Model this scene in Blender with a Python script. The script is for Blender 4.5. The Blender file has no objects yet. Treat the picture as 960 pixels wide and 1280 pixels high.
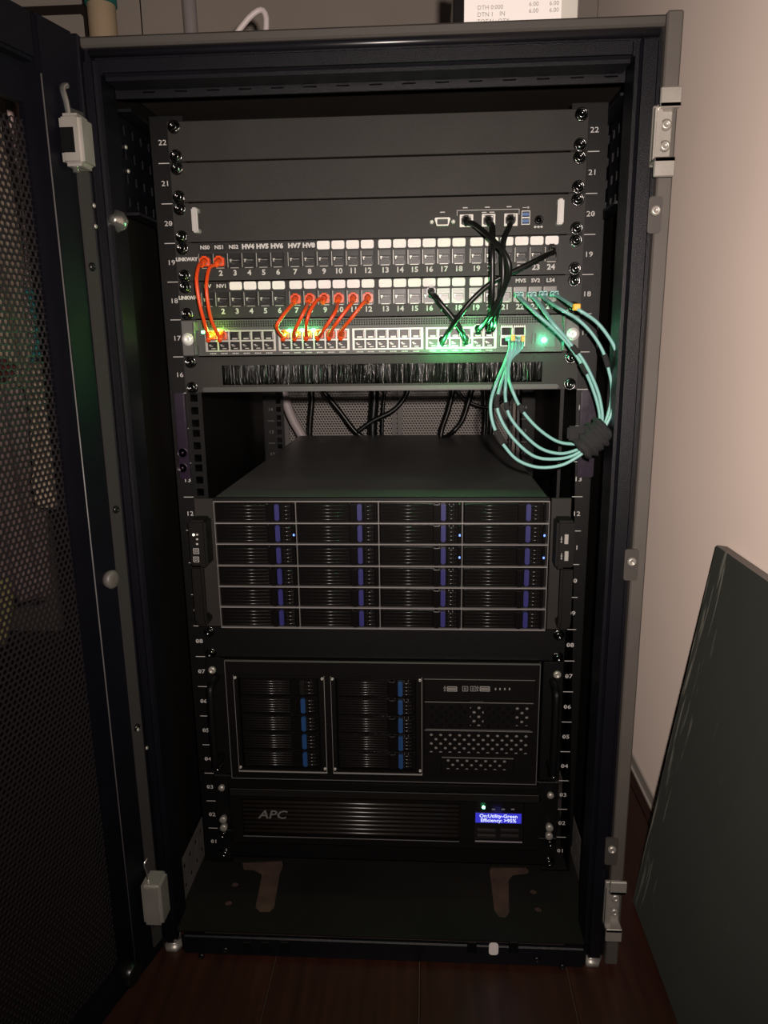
import bpy, bmesh, math, random
import numpy as np
from mathutils import Vector, Matrix
random.seed(7)
S = bpy.context.scene
COL = S.collection
PI = math.pi
U = .04445                      # one rack unit
Z0 = .066                       # bottom of rack unit 1 above the floor

# ------------------------------------------------------------------ camera
CAM = np.array([.0597, -.9137, .7239 + Z0])
PITCH, YAW, ROLL, F = .2259, -.0599, .0131, 915.34
def _axes():
    p, y, r = PITCH, YAW, ROLL
    f = np.array([math.sin(y)*math.cos(p), math.cos(y)*math.cos(p), -math.sin(p)])
    rt = np.array([math.cos(y), -math.sin(y), 0]); dn = np.cross(f, rt)
    c, s = math.cos(r), math.sin(r)
    return c*rt + s*dn, -s*rt + c*dn, f
AX = _axes()
def W(u, v, y=None, x=None, z=None):
    """point of the place seen at photograph pixel (u, v) on the plane y=, x= or z="""
    d = AX[0]*(u-480)/F + AX[1]*(v-640)/F + AX[2]
    i, val = (1, y) if y is not None else (0, x) if x is not None else (2, z)
    p = CAM + d*((val - CAM[i])/d[i])
    return Vector((float(p[0]), float(p[1]), float(p[2])))
cd = bpy.data.cameras.new('camera'); cam = bpy.data.objects.new('camera', cd); COL.objects.link(cam)
cd.sensor_fit = 'VERTICAL'; cd.sensor_height = 36; cd.lens = F/1280*36; cd.clip_start = .01
R_, D_, F_ = AX
cam.matrix_world = Matrix(((R_[0], -D_[0], -F_[0], CAM[0]), (R_[1], -D_[1], -F_[1], CAM[1]), (R_[2], -D_[2], -F_[2], CAM[2]), (0, 0, 0, 1)))
S.camera = cam

# ------------------------------------------------------------------ light
S.view_settings.view_transform = 'Standard'; S.view_settings.look = 'None'
S.view_settings.gamma = 1; S.view_settings.exposure = 0; S.view_settings.use_curve_mapping = False
wd = bpy.data.worlds.new('dim_room'); S.world = wd; wd.use_nodes = True
wd.node_tree.nodes['Background'].inputs[0].default_value = (.9, .85, 1, 1)
wd.node_tree.nodes['Background'].inputs[1].default_value = .004
ld = bpy.data.lights.new('phone_light', 'SPOT'); lo = bpy.data.objects.new('phone_light', ld); COL.objects.link(lo)
ld.energy = 47; ld.color = (1, .86, .78); ld.shadow_soft_size = .007; ld.spot_size = math.radians(150); ld.spot_blend = 1
lo.location = (CAM[0]+.028, CAM[1]+.0, CAM[2]+.03)
lo.rotation_euler = (Vector((.14, 0, Z0+.84)) - Vector(lo.location)).to_track_quat('-Z', 'Y').to_euler()

# ------------------------------------------------------------------ materials
MATS = {}
def mat(name, col, rough=.5, metal=0., bump=0., bscale=900., vary=0., vscale=12., emit=None, estr=0., spec=.5, coat=0., alpha=1., drough=0.):
    if name in MATS: return MATS[name]
    m = bpy.data.materials.new(name); m.use_nodes = True; nt = m.node_tree; b = nt.nodes['Principled BSDF']
    b.inputs['Base Color'].default_value = (*col, 1); b.inputs['Roughness'].default_value = rough
    b.inputs['Metallic'].default_value = metal; b.inputs['Specular IOR Level'].default_value = spec
    b.inputs['Diffuse Roughness'].default_value = drough
    if coat: b.inputs['Coat Weight'].default_value = coat
    if alpha < 1: b.inputs['Alpha'].default_value = alpha
    if emit: b.inputs['Emission Color'].default_value = (*emit, 1); b.inputs['Emission Strength'].default_value = estr
    tc = nt.nodes.new('ShaderNodeTexCoord')
    if bump:
        n = nt.nodes.new('ShaderNodeTexNoise'); n.inputs['Scale'].default_value = bscale; n.inputs['Detail'].default_value = 3
        nt.links.new(tc.outputs['Object'], n.inputs['Vector'])
        bp = nt.nodes.new('ShaderNodeBump'); bp.inputs['Strength'].default_value = bump; bp.inputs['Distance'].default_value = .001
        nt.links.new(n.outputs['Fac'], bp.inputs['Height']); nt.links.new(bp.outputs['Normal'], b.inputs['Normal'])
    if vary:
        n = nt.nodes.new('ShaderNodeTexNoise'); n.inputs['Scale'].default_value = vscale; n.inputs['Detail'].default_value = 5
        nt.links.new(tc.outputs['Object'], n.inputs['Vector'])
        rp = nt.nodes.new('ShaderNodeValToRGB')
        rp.color_ramp.elements[0].position = .3; rp.color_ramp.elements[1].position = .7
        rp.color_ramp.elements[0].color = (*[c*(1-vary) for c in col], 1); rp.color_ramp.elements[1].color = (*[min(1, c*(1+vary)) for c in col], 1)
        nt.links.new(n.outputs['Fac'], rp.inputs['Fac']); nt.links.new(rp.outputs['Color'], b.inputs['Base Color'])
    MATS[name] = m; return m
navy = mat('navy_black_powder_coat', (.0027, .0027, .0046), .38, 0, .35, 1400, .15, 20, spec=.22)
black = mat('black_powder_coat', (.0020, .0019, .0019), .45, 0, .3, 1400, spec=.2)
panelblack = mat('blank_panel_black', (.0165, .0145, .0128), .55, 0, .25, 1600, .12, 18, spec=.25)
patchblack = mat('patch_panel_black', (.0140, .0130, .0120), .5, 0, .2, 1600, spec=.25)
dark = mat('matt_black', (.002, .002, .002), .6, spec=.1)
bezelblack = mat('bezel_black', (.0032, .0028, .0026), .45, 0, .2, 900, spec=.15)
inside = mat('dark_brown_black_paint', (.0050, .0042, .0037), .5, 0, .2, 900, spec=.2)
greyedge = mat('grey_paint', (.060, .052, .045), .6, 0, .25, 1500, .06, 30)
roofgrey = mat('grey_brown_roof_paint', (.036, .031, .027), .6, 0, .25, 1500)
plasticblack = mat('black_plastic', (.005, .005, .005), .28, spec=.35)
glossblack = mat('gloss_black_plastic', (.0035, .003, .003), .24, spec=.3)
chassis = mat('dark_grey_chassis_sheet', (.105, .105, .102), .36, .2, .08, 700, .2, 9)
zinc = mat('zinc_plated_steel', (.34, .32, .29), .38, .55, .1, 600, .12, 25)
steel = mat('bright_steel', (.75, .73, .70), .22, .95)
silver = mat('silver_port_metal', (.36, .345, .32), .42, .3)
edgeline = mat('bare_metal_edge', (.36, .34, .33), .3, .5)
foldm = mat('pale_fold_edge', (.085, .08, .08), .4)  # paler thin line along the door fold
rim = mat('dull_rim', (.12, .115, .11), .35, .4)
basem = mat('base_black_paint', (.0085, .0078, .0068), .5, 0, .3, 900, .25, 8, spec=.25)
bumper = mat('bumper_grey', (.075, .066, .06), .5)
swgrey = mat('switch_grey_paint', (.036, .036, .033), .5, 0, .15, 1500)
eargrey = mat('switch_ear_grey', (.075, .073, .068), .5, 0, .15, 1500)
white = mat('white_label_paper', (.64, .61, .59), .6)
printw = mat('white_print', (.42, .405, .39), .6)
printg = mat('grey_print', (.19, .18, .175), .6)
darklabel = mat('black_label_tape', (.011, .0105, .010), .5, spec=.2)
orange = mat('orange_cable_jacket', (.62, .058, .010), .4)
orangeplug = mat('orange_clear_plug', (.66, .066, .010), .3)
aqua = mat('aqua_fibre_jacket', (.19, .40, .38), .4)
aquaplug = mat('aqua_connector_plastic', (.22, .42, .40), .4)
yellow = mat('yellow_clip', (.75, .38, .03), .45)
cableblack = mat('black_cable_jacket', (.005, .0055, .005), .33, spec=.35)
velcro = mat('black_hook_and_loop', (.010, .010, .011), .9, 0, 1., 300)
blue = mat('dark_blue_latch', (.018, .018, .11), .4)
blue2 = mat('steel_blue_latch', (.010, .040, .12), .4)
usbblue = mat('blue_usb_tongue', (.02, .08, .22), .4)
gold = mat('gold_contacts', (.55, .42, .18), .3, .7)
ribgrey = mat('ribbed_dark_plastic', (.009, .008, .0075), .24)
greyhole = mat('grey_plate', (.13, .12, .115), .6)
purple = mat('purple_plastic_strip', (.013, .007, .017), .3, 0, .4, 60)
wallm = mat('beige_wall_paint', (.51, .43, .378), .75, 0, .22, 350, .03, 3, drough=1.)
wallb = mat('grey_beige_board', (.44, .385, .335), .8, 0, .15, 250, .06, 4, drough=1.)
gapm = mat('dark_joint', (.02, .012, .010), .9)
groutm = mat('pale_floor_joint', (.065, .045, .035), .8)
skirt = mat('cream_skirting', (.50, .45, .40), .5)
tan = mat('tan_card_tube', (.62, .47, .30), .7, 0, .1, 200)
teal = mat('teal_plastic', (.03, .22, .19), .5)
pipewhite = mat('pale_grey_pipe', (.42, .37, .36), .5)
pinkpipe = mat('pinkish_white_hose', (.42, .36, .36), .5)
cloth1 = mat('beige_cloth', (.50, .40, .30), .95, 0, .5, 400, .15, 14)
cloth2 = mat('teal_cloth', (.03, .26, .26), .95, 0, .5, 400, .15, 14)
cloth3 = mat('dusty_pink_cloth', (.42, .31, .29), .95, 0, .5, 400, .15, 14)
cloth4 = mat('dark_red_cloth', (.16, .035, .03), .95)
cloth5 = mat('olive_cloth', (.42, .38, .16), .95, 0, .5, 400)
dusty = mat('dusty_brown_tray', (.050, .027, .018), .8, 0, .3, 500, .3, 40)
gasket = mat('grey_foam_gasket', (.014, .0122, .0115), .9, 0, .5, 500)
greenled = mat('green_led', (.05, .6, .2), .4, emit=(.10, 1, .30), estr=22)
cyanled = mat('cyan_green_led', (.05, .6, .4), .4, emit=(.10, 1, .55), estr=26)
yelled = mat('yellow_green_led', (.5, .6, .1), .4, emit=(.75, 1, .12), estr=8)
blueled = mat('blue_led', (.1, .2, .8), .4, emit=(.15, .28, 1), estr=2)
whiteled = mat('white_led', (.8, .8, .7), .4, emit=(1, .95, .7), estr=1.2)
lcd = mat('blue_lcd_backlight', (.02, .02, .3), .3, emit=(.035, .035, .55), estr=.75)
lcdtext = mat('white_lcd_text', (.7, .75, 1), .4, emit=(.6, .7, 1), estr=.85)
def wood():
    m = mat('dark_red_brown_wood', (.026,.008,.005), .42); nt = m.node_tree; b = nt.nodes['Principled BSDF']
    tc = nt.nodes.new('ShaderNodeTexCoord'); mp = nt.nodes.new('ShaderNodeMapping'); mp.inputs['Scale'].default_value = (30, 2, 30)
    n = nt.nodes.new('ShaderNodeTexNoise'); n.inputs['Scale'].default_value = 2.5; n.inputs['Detail'].default_value = 8
    rp = nt.nodes.new('ShaderNodeValToRGB')
    rp.color_ramp.elements[0].position = .3; rp.color_ramp.elements[0].color = (.019, .0058, .0035, 1)
    rp.color_ramp.elements[1].position = .75; rp.color_ramp.elements[1].color = (.040, .0125, .0072, 1)
    nt.links.new(tc.outputs['Object'], mp.inputs['Vector']); nt.links.new(mp.outputs['Vector'], n.inputs['Vector'])
    nt.links.new(n.outputs['Fac'], rp.inputs['Fac']); nt.links.new(rp.outputs['Color'], b.inputs['Base Color'])
    return m
woodm = wood()
def boardmat():
    m = mat('scuffed_green_black_board', (.030, .034, .030), .55, spec=.25, drough=1.); nt = m.node_tree; b = nt.nodes['Principled BSDF']
    tc = nt.nodes.new('ShaderNodeTexCoord'); mp = nt.nodes.new('ShaderNodeMapping'); mp.inputs['Scale'].default_value = (1, 55, 5)
    n = nt.nodes.new('ShaderNodeTexNoise'); n.inputs['Scale'].default_value = 2.2; n.inputs['Detail'].default_value = 6
    rp = nt.nodes.new('ShaderNodeValToRGB')
    sx = nt.nodes.new('ShaderNodeSeparateXYZ'); mr = nt.nodes.new('ShaderNodeMapRange'); ad = nt.nodes.new('ShaderNodeMath'); ad.operation = 'ADD'
    mr.inputs['From Min'].default_value = -.06; mr.inputs['From Max'].default_value = .04; mr.inputs['To Max'].default_value = .24
    nt.links.new(tc.outputs['Object'], sx.inputs['Vector']); nt.links.new(sx.outputs['Y'], mr.inputs['Value'])
    nt.links.new(n.outputs['Fac'], ad.inputs[0]); nt.links.new(mr.outputs['Result'], ad.inputs[1])
    rp.color_ramp.elements[0].position = .70; rp.color_ramp.elements[0].color = (.024, .026, .0225, 1)
    rp.color_ramp.elements[1].position = .80; rp.color_ramp.elements[1].color = (.10, .10, .085, 1)
    nt.links.new(tc.outputs['Object'], mp.inputs['Vector']); nt.links.new(mp.outputs['Vector'], n.inputs['Vector'])
    nt.links.new(ad.outputs[0], rp.inputs['Fac']); nt.links.new(rp.outputs['Color'], b.inputs['Base Color'])
    return m
boardm = boardmat()

# ------------------------------------------------------------------ mesh helpers
class MB:
    def __init__(s): s.bm = bmesh.new()
    def box(s, x0, x1, y0, y1, z0, z1):
        r = bmesh.ops.create_cube(s.bm, size=1)
        M = Matrix.Translation(((x0+x1)/2, (y0+y1)/2, (z0+z1)/2)) @ Matrix.Diagonal((abs(x1-x0), abs(y1-y0), abs(z1-z0), 1))
        bmesh.ops.transform(s.bm, matrix=M, verts=r['verts']); return s
    def bevel(s, off, seg=2):
        es = [e for e in s.bm.edges if len(e.link_faces) == 2 and e.calc_face_angle(0) > .6]
        bmesh.ops.bevel(s.bm, geom=es, offset=off, segments=seg, affect='EDGES', clamp_overlap=True); return s
    def bbox(s, x0, x1, y0, y1, z0, z1, off, seg=2):
        t = MB().box(x0, x1, y0, y1, z0, z1).bevel(off, seg); s.join(t); return s
    def join(s, t):
        me = bpy.data.meshes.new('tmp'); t.bm.to_mesh(me); s.bm.from_mesh(me); bpy.data.meshes.remove(me); t.bm.free()
    def mesh(s, me): s.bm.from_mesh(me); return s
    def tube(s, pts, r, n=8, caps=True, flat=1.):
        pts = [Vector(p) for p in pts]; rings = []; up = None
        for i, p in enumerate(pts):
            t = (pts[min(i+1, len(pts)-1)] - pts[max(i-1, 0)]).normalized()
            if up is None:
                up = t.orthogonal().normalized()
            up = (up - t*up.dot(t)).normalized(); sd = t.cross(up)
            rr = r[i] if isinstance(r, (list, tuple)) else r
            rings.append([s.bm.verts.new(p + up*(rr*math.cos(2*PI*k/n)) + sd*(rr*flat*math.sin(2*PI*k/n))) for k in range(n)])
        for a, b in zip(rings, rings[1:]):
            for k in range(n):
                f = s.bm.faces.new((a[k], a[(k+1) % n], b[(k+1) % n], b[k])); f.smooth = True
        if caps:
            s.bm.faces.new(list(reversed(rings[0]))); s.bm.faces.new(rings[-1])
        return s
    def lathe(s, c, prof, axis='y', n=16):
        """prof: list of (radius, height along axis)"""
        rings = []
        for r, h in prof:
            ring = []
            for k in range(n):
                a = 2*PI*k/n; p, q = r*math.cos(a), r*math.sin(a)
                o = (p, h, q) if axis == 'y' else (p, q, h) if axis == 'z' else (h, p, q)
                ring.append(s.bm.verts.new((c[0]+o[0], c[1]+o[1], c[2]+o[2])))
            rings.append(ring)
        for a, b in zip(rings, rings[1:]):
            for k in range(n):
                f = s.bm.faces.new((a[k], a[(k+1) % n], b[(k+1) % n], b[k])); f.smooth = True
        s.bm.faces.new(rings[0]); s.bm.faces.new(rings[-1]); return s
    def quad(s, *p):
        s.bm.faces.new([s.bm.verts.new(q) for q in p]); return s
    def move(s, M): bmesh.ops.transform(s.bm, matrix=M, verts=s.bm.verts); return s
    def done(s, name, m, off=(0, 0, 0)):
        bmesh.ops.recalc_face_normals(s.bm, faces=s.bm.faces)
        if any(off): bmesh.ops.translate(s.bm, vec=off, verts=s.bm.verts)
        me = bpy.data.meshes.new(name); s.bm.to_mesh(me); s.bm.free()
        for mm in (m if isinstance(m, (list, tuple)) else [m]): me.materials.append(mm)
        return me
LOC = {}
def wl(o): return LOC.get(o, Vector((0, 0, 0)))
def obj(name, mb, m, parent=None, local=False, kind=None, label=None):
    """link a mesh built in place coordinates (or in the parent's own) as one object"""
    me = mb.done(name, m, (0, 0, 0) if local or parent is None else -wl(parent))
    o = bpy.data.objects.new(name, me); COL.objects.link(o)
    if parent: o.parent = parent; LOC[o] = wl(parent)
    if kind: o['kind'] = kind
    if label: o['label'] = label
    return o
def inst(name, me, loc, parent, local=False, rot=None):
    o = bpy.data.objects.new(name, me); COL.objects.link(o); o.parent = parent
    o.location = Vector(loc) if local else Vector(loc) - wl(parent)
    LOC[o] = Vector(loc) if not local else wl(parent) + Vector(loc)
    if rot: o.rotation_euler = rot
    return o
def tag(o, label, cat, group=None):
    o['label'] = label; o['category'] = cat
    if group: o['group'] = group
    return o
def thing(name, label, cat, loc, group=None):
    o = bpy.data.objects.new(name, None); COL.objects.link(o); o.location = loc; LOC[o] = Vector(loc)
    o.empty_display_size = .02
    return tag(o, label, cat, group)
def light(name, loc, col, e, parent, size=.003):
    d = bpy.data.lights.new(name, 'POINT'); d.color = col; d.energy = e; d.shadow_soft_size = size
    o = bpy.data.objects.new(name, d); COL.objects.link(o); o.parent = parent; o.location = Vector(loc) - wl(parent); return o

def rect(x0, x1, z0, z1): return [(x0, z0), (x1, z0), (x1, z1), (x0, z1)]
def rrect(x0, x1, z0, z1, r, n=4):
    o = []
    for cx, cz, a in ((x1-r, z0+r, -90), (x1-r, z1-r, 0), (x0+r, z1-r, 90), (x0+r, z0+r, 180)):
        for k in range(n+1):
            t = math.radians(a + 90*k/n); o.append((cx + r*math.cos(t), cz + r*math.sin(t)))
    return o
def circ(x, z, r, n=12): return [(x + r*math.cos(2*PI*k/n), z + r*math.sin(2*PI*k/n)) for k in range(n)]
def curve_mesh(cu):
    o = bpy.data.objects.new('tmp', cu); me = bpy.data.meshes.new_from_object(o); bpy.data.objects.remove(o); return me
def plate(outlines, y0, y1, flat=False):
    """sheet with cut-outs: outlines in (x, z), thickness from y0 to y1 (flat: outlines in (x, y), thickness in z)"""
    cu = bpy.data.curves.new('tmp', 'CURVE'); cu.dimensions = '2D'; cu.fill_mode = 'BOTH'; cu.extrude = abs(y1-y0)/2
    for ol in outlines:
        sp = cu.splines.new('POLY'); sp.points.add(len(ol)-1); sp.use_cyclic_u = True
        for p, q in zip(sp.points, ol): p.co = (q[0], q[1], 0, 1)
    me = curve_mesh(cu); mb = MB().mesh(me); bpy.data.meshes.remove(me); bpy.data.curves.remove(cu)
    bmesh.ops.remove_doubles(mb.bm, verts=mb.bm.verts, dist=1e-6)
    for f in mb.bm.faces: f.smooth = False
    if flat: mb.move(Matrix.Translation((0, 0, (y0+y1)/2)))
    else: mb.move(Matrix(((1, 0, 0, 0), (0, 0, -1, (y0+y1)/2), (0, 1, 0, 0), (0, 0, 0, 1))))
    return mb
def text(mb, s, x, z, y, size, align='CENTER', shear=0., sx=1., bold=0.):
    cu = bpy.data.curves.new('tmp', 'FONT'); cu.body = s; cu.size = size; cu.align_x = align; cu.align_y = 'CENTER'
    cu.resolution_u = 2; cu.shear = shear; cu.extrude = .00006; cu.offset = bold
    me = curve_mesh(cu)
    t = MB().mesh(me); bpy.data.meshes.remove(me); bpy.data.curves.remove(cu)
    t.move(Matrix.Translation((x, y, z)) @ Matrix(((sx, 0, 0, 0), (0, 0, -1, 0), (0, 1, 0, 0), (0, 0, 0, 1)))); mb.join(t); return mb
def hexmesh(w, h, pitch, r, th):
    """hexagon-perforated sheet in the xz plane, from 0,0 to w,h"""
    vs, fs = [], []; R = pitch/math.sqrt(3); rowh = 1.5*R; nx = int(w/pitch)+1; ny = int(h/rowh)+1
    for j in range(ny):
        for i in range(nx):
            cx = (i + .5*(j % 2))*pitch; cz = j*rowh
            if cx > w or cz > h: continue
            b = len(vs)
            for rad, y in ((R, 0), (r, 0), (r, th)):
                for k in range(6):
                    a = PI/6 + k*PI/3; vs.append((cx + rad*math.cos(a), y, cz + rad*math.sin(a)))
            for k in range(6):
                l = (k+1) % 6
                fs.append((b+k, b+l, b+6+l, b+6+k)); fs.append((b+6+k, b+6+l, b+12+l, b+12+k))
    me = bpy.data.meshes.new('hex'); me.from_pydata(vs, [], fs); mb = MB().mesh(me); bpy.data.meshes.remove(me); return mb
def smoothpts(P, sub=6):
    P = [Vector(p) for p in P]; out = []
    Q = [P[0]*2-P[1]] + P + [P[-1]*2-P[-2]]
    for i in range(1, len(Q)-2):
        a, b, c, d = Q[i-1:i+3]
        for k in range(sub):
            t = k/sub
            out.append(.5*((2*b) + (c-a)*t + (2*a-5*b+4*c-d)*t*t + (3*b-a-3*c+d)*t**3))
    return out + [P[-1]]
def ring(x0, x1, z0, z1, w, y0, y1):
    return MB().box(x0, x0+w, y0, y1, z0, z1).box(x1-w, x1, y0, y1, z0, z1).box(x0+w, x1-w, y0, y1, z0, z0+w).box(x0+w, x1-w, y0, y1, z1-w, z1)

def uz(n): return Z0 + (n-1)*U          # bottom of rack unit n

# ------------------------------------------------------------------ the setting
WX = .452
fl = obj('floor', MB().box(-2.2, WX, -1.9, 1.0, -.03, -.003), groutm, kind='structure')
x = .0505 + .19*2
edges = [x - .19*k for k in range(0, 14)]
for k in range(13):
    x1, x0 = edges[k], edges[k+1]; y = -.75 + random.uniform(-.25, .1)*(k % 2); ys = [-1.9] + ([y] if y > -1.8 else [])
    while ys[-1] + 1.5 < 1.0: ys.append(ys[-1]+1.5)
    ys.append(1.0)
    for ya, yb in zip(ys, ys[1:]):
        obj('plank', MB().bbox(x0+.0006, x1-.0006, ya+.0006, yb-.0006, -.008, 0, .0012, 1), woodm, fl)
obj('plank', MB().bbox(edges[0]+.0006, WX-.001, -1.9, 1.0, -.008, 0, .0012, 1), woodm, fl)
obj('wall_right', MB().box(WX, WX+.1, -1.9, 1.1, -.03, 2.6), wallm, kind='structure')
obj('baseboard_right', MB().box(WX-.004, WX, -1.9, 1.0, 0, .024).box(WX-.007, WX-.004, -1.9, 1.0, .0, .004), skirt, kind='structure')
wb = obj('wall_back', MB().box(-2.2, WX, 1.012, 1.1, -.03, 2.6), gapm, kind='structure')
xs = [-2.2, -1.5, W(108, 20, 1.0).x - .0, W(175, 15, 1.0).x, WX]
zsplit = [W(80, 11, 1.0).z, 2.6]
for i in range(4):
    a, b = xs[i] + (.012 if i == 2 else .003), xs[i+1] - (.012 if i == 1 else .003)
    zz = [-.03, zsplit[0]-.012, zsplit[0]+.012, 2.6] if i < 2 else [-.03, 2.6]
    for q in range(0, len(zz), 2):
        obj('wall_panel', MB().bbox(a, b, 1.0, 1.012, zz[q], zz[q+1], .002, 1), wallb, wb)

# ------------------------------------------------------------------ the rack
rack = thing('server_rack', 'tall black server rack cabinet with open mesh door, standing on the floor', 'server rack', (0, .3, 0))
FY = -.112                                # front of the cabinet frame
# posts, roof and base
for x0, x1 in ((-.290, -.272), (.2625, .288)):
    m_ = MB().bbox(x0, x1, FY, FY+.05, .012, Z0+1.0125, .006, 3)
    sgn = 1 if x0 > 0 else -1
    xi = x0 if x0 > 0 else x1
    obj('post', m_, navy, rack)
for sx in (-1, 1):
    obj('side_panel', MB().box(sx*.2885, sx*.297, FY+.02, .85, .03, Z0+1.02), inside, rack)
    obj('edge_trim', MB().bbox(min(sx*.2885, sx*.304), max(sx*.2885, sx*.304), FY-.002, FY+.018, .010, Z0+1.030, .0015, 1), greyedge if sx > 0 else navy, rack)  # left trim navy: shade of the door gap put into its colour
obj('roof', MB().box(-.297, .297, FY+.004, .85, Z0+1.019, Z0+1.029).bevel(.002, 1), roofgrey, rack, label='grey roof sheet')
obj('roof_lining', MB().box(-.286, .286, FY+.06, .84, Z0+1.012, Z0+1.0185), panelblack, rack)
obj('top_beam', MB().bbox(-.273, .2640, FY+.0006, FY+.04, Z0+.988, Z0+1.0118, .006, 3).box(-.288, .288, FY+.010, FY+.014, Z0+1.006, Z0+1.0188), navy, rack)
obj('rolled_lip', MB().tube([(-.280, FY+.005, Z0+1.0135), (.284, FY+.005, Z0+1.0135)], .0042, 12), mat('worn_black_lip', (.006, .006, .008), .3), rack)
sl = [rect(-.271, .262, Z0+.9815, Z0+1.006)]
for k in range(15):
    xx = -.245 + k*.0345
    sl.append(rrect(xx, xx+.014, Z0+.9955, Z0+.9972, .0007, 2)); sl.append(rrect(xx+.003, xx+.017, Z0+.9865, Z0+.9880, .0007, 2))
obj('slotted_header', plate(sl, FY+.040, FY+.043), navy, rack)
# base plate with two hooked slots
bz = .0335
SLOTS = [[(303, 1077), (353, 1075), (354, 1082), (350, 1092), (343, 1134), (337, 1140), (325, 1140), (319, 1134), (326, 1100), (327, 1093), (318, 1088), (305, 1087)],
         [(612, 1088), (614, 1083), (658, 1083), (662, 1087), (660, 1092), (641, 1094), (636, 1100), (637, 1140), (632, 1147), (624, 1146), (618, 1138)]]
hl = [rect(-.279, .279, FY+.006, .845)] + [[tuple(W(u, v, z=bz))[:2] for u, v in q] for q in SLOTS]
for u, v in ((286, 1128), (294, 1105), (667, 1114), (673, 1136)):
    c_ = W(u, v, z=bz); hl.append([(c_.x + .0055*math.cos(k*PI/5), c_.y + .0055*math.sin(k*PI/5)) for k in range(10)])
obj('base_plate', plate(hl, bz-.002, bz, True), basem, rack, label='black base plate with two hooked slots')
obj('base_tray', MB().box(-.24, .24, FY+.02, .6, bz-.018, bz-.012), dusty, rack, label='dusty brown tray below the slots')
bl = MB().bbox(-.264, .264, FY-.004, FY+.006, .003, bz+.0005, .004, 3)
obj('base_front', bl, navy, rack)
for u in (309, 332, 356, 590, 642):
    p = W(u, 1182, FY-.004)
    obj('notch', MB().bbox(p.x-.006, p.x+.006, FY-.0052, FY-.003, p.z-.011, p.z+.006, .001, 1), dark, rack)
p = W(617, 1186, FY-.005)
obj('sticker', plate([rrect(p.x-.006, p.x+.006, p.z-.009, p.z+.009, .004)], FY-.0056, FY-.0046), white, rack, label='small white sticker on the base front')
def dome(r, h, n=14):
    return [(r, 0), (r*.96, -h*.45), (r*.75, -h*.85), (r*.42, -h), (r*.38, -h*.72), (.0002, -h*.7)]
bolt_me = MB().lathe((0, 0, 0), dome(.0055, .004)).done('bolt', zinc)
darkbolt_me = MB().lathe((0, 0, 0), dome(.0045, .003)).done('bolt', plasticblack)
for u, v in ((252, 1195), (282, 1187), (671, 1199), (703, 1208)):
    p = W(u, v, FY-.004); inst('bolt', darkbolt_me, p, rack)
for u in (219, 739):
    p = W(u, 1205, FY+.012)
    obj('levelling_foot', MB().lathe((p.x, FY+.015, 0), [(.014, 0), (.014, .006), (.008, .008), (.006, .012), (.010, .0125), (.010, .021), (.005, .022)], 'z', 6), zinc, rack, label='zinc levelling foot')
for sx in (-1, 1):
    obj('levelling_foot', MB().lathe((sx*.27, .78, 0), [(.014, 0), (.014, .006), (.006, .008), (.006, bz-.0025)], 'z', 8), zinc, rack)
# perforated depth braces at top and bottom of both sides
def perfside(sx, z0, z1, rows, y0=-.055, y1=.62):
    ol = [rect(y0, y1, z0, z1)]
    n = int((y1-y0)/.025)
    for j in range(rows):
        zc = z0 + (j+.5)*(z1-z0)/rows
        for k in range(n):
            yc = y0 + .0125 + k*.025; ol.append(rect(yc-.005, yc+.005, zc-.005, zc+.005))
    mb = plate(ol, -.001, .001)
    mb.move(Matrix(((0, 1, 0, sx*.279), (1, 0, 0, 0), (0, 0, 1, 0), (0, 0, 0, 1)))); return mb
for sx in (-1, 1):
    obj('depth_brace', perfside(sx, Z0+.872, Z0+.972, 4), navy, rack)
    obj('depth_brace', perfside(sx, bz+.0005, Z0+.030, 2), mat('lit_grey_paint', (.026, .023, .021), .7, 0, .3, 500, .2, 30, drough=1.), rack)  # lower braces paler than the upper: lit look put into the paint colour
    for zz in (Z0+.868, Z0+.974):
        obj('brace_lip', MB().box(sx*.262, sx*.2795, -.055, .62, zz, zz+.003), navy, rack)
# mounting rails with their numbers
def rail_mesh(sx):
    ol = [rect(min(sx*.2225, sx*.2625), max(sx*.2225, sx*.2625), Z0-.010, Z0+22*U+.006)]
    for n in range(22):
        for q in (.00635, .022225, .0381):
            zc = Z0 + n*U + q; ol.append(rect(sx*.2325-.0046, sx*.2325+.0046, zc-.0046, zc+.0046))
    mb = plate(ol, 0, .002)
    mb.box(min(sx*.2625, sx*.2605), max(sx*.2625, sx*.2605), .002, .055, Z0-.010, Z0+22*U+.006)
    mb.box(min(sx*.2625, sx*.276), max(sx*.2625, sx*.276), .053, .055, Z0-.010, Z0+22*U+.006)
    return mb
def rail_marks(sx, y):
    mb = MB()
    for n in range(1, 23):
        text(mb, '%02d' % n, sx*.2485, Z0+(n-.5)*U, y, .0082, sx=1.22, bold=.00002)
        for k, ch in enumerate('%02d' % n):
            if ch == '0': mb.box(sx*.2485+(k-.5)*.0056-.0004, sx*.2485+(k-.5)*.0056+.0004, y-.0001, y, Z0+(n-.5)*U-.0008, Z0+(n-.5)*U+.0008)
        if n < 22: mb.box(sx*.2485-.0065, sx*.2485+.0065, y-.0001, y, Z0+n*U-.0004, Z0+n*U+.0004)
    return mb
for sx in (-1, 1):
    r_ = obj('mounting_rail', rail_mesh(sx), black, rack); obj('rail_numbers', rail_marks(sx, -.0002), printw, r_)
    mb = rail_mesh(sx).move(Matrix.Translation((0, .525, 0))); r_ = obj('mounting_rail', mb, black, rack)
    obj('rail_numbers', rail_marks(sx, .5248), printg, r_)
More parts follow.
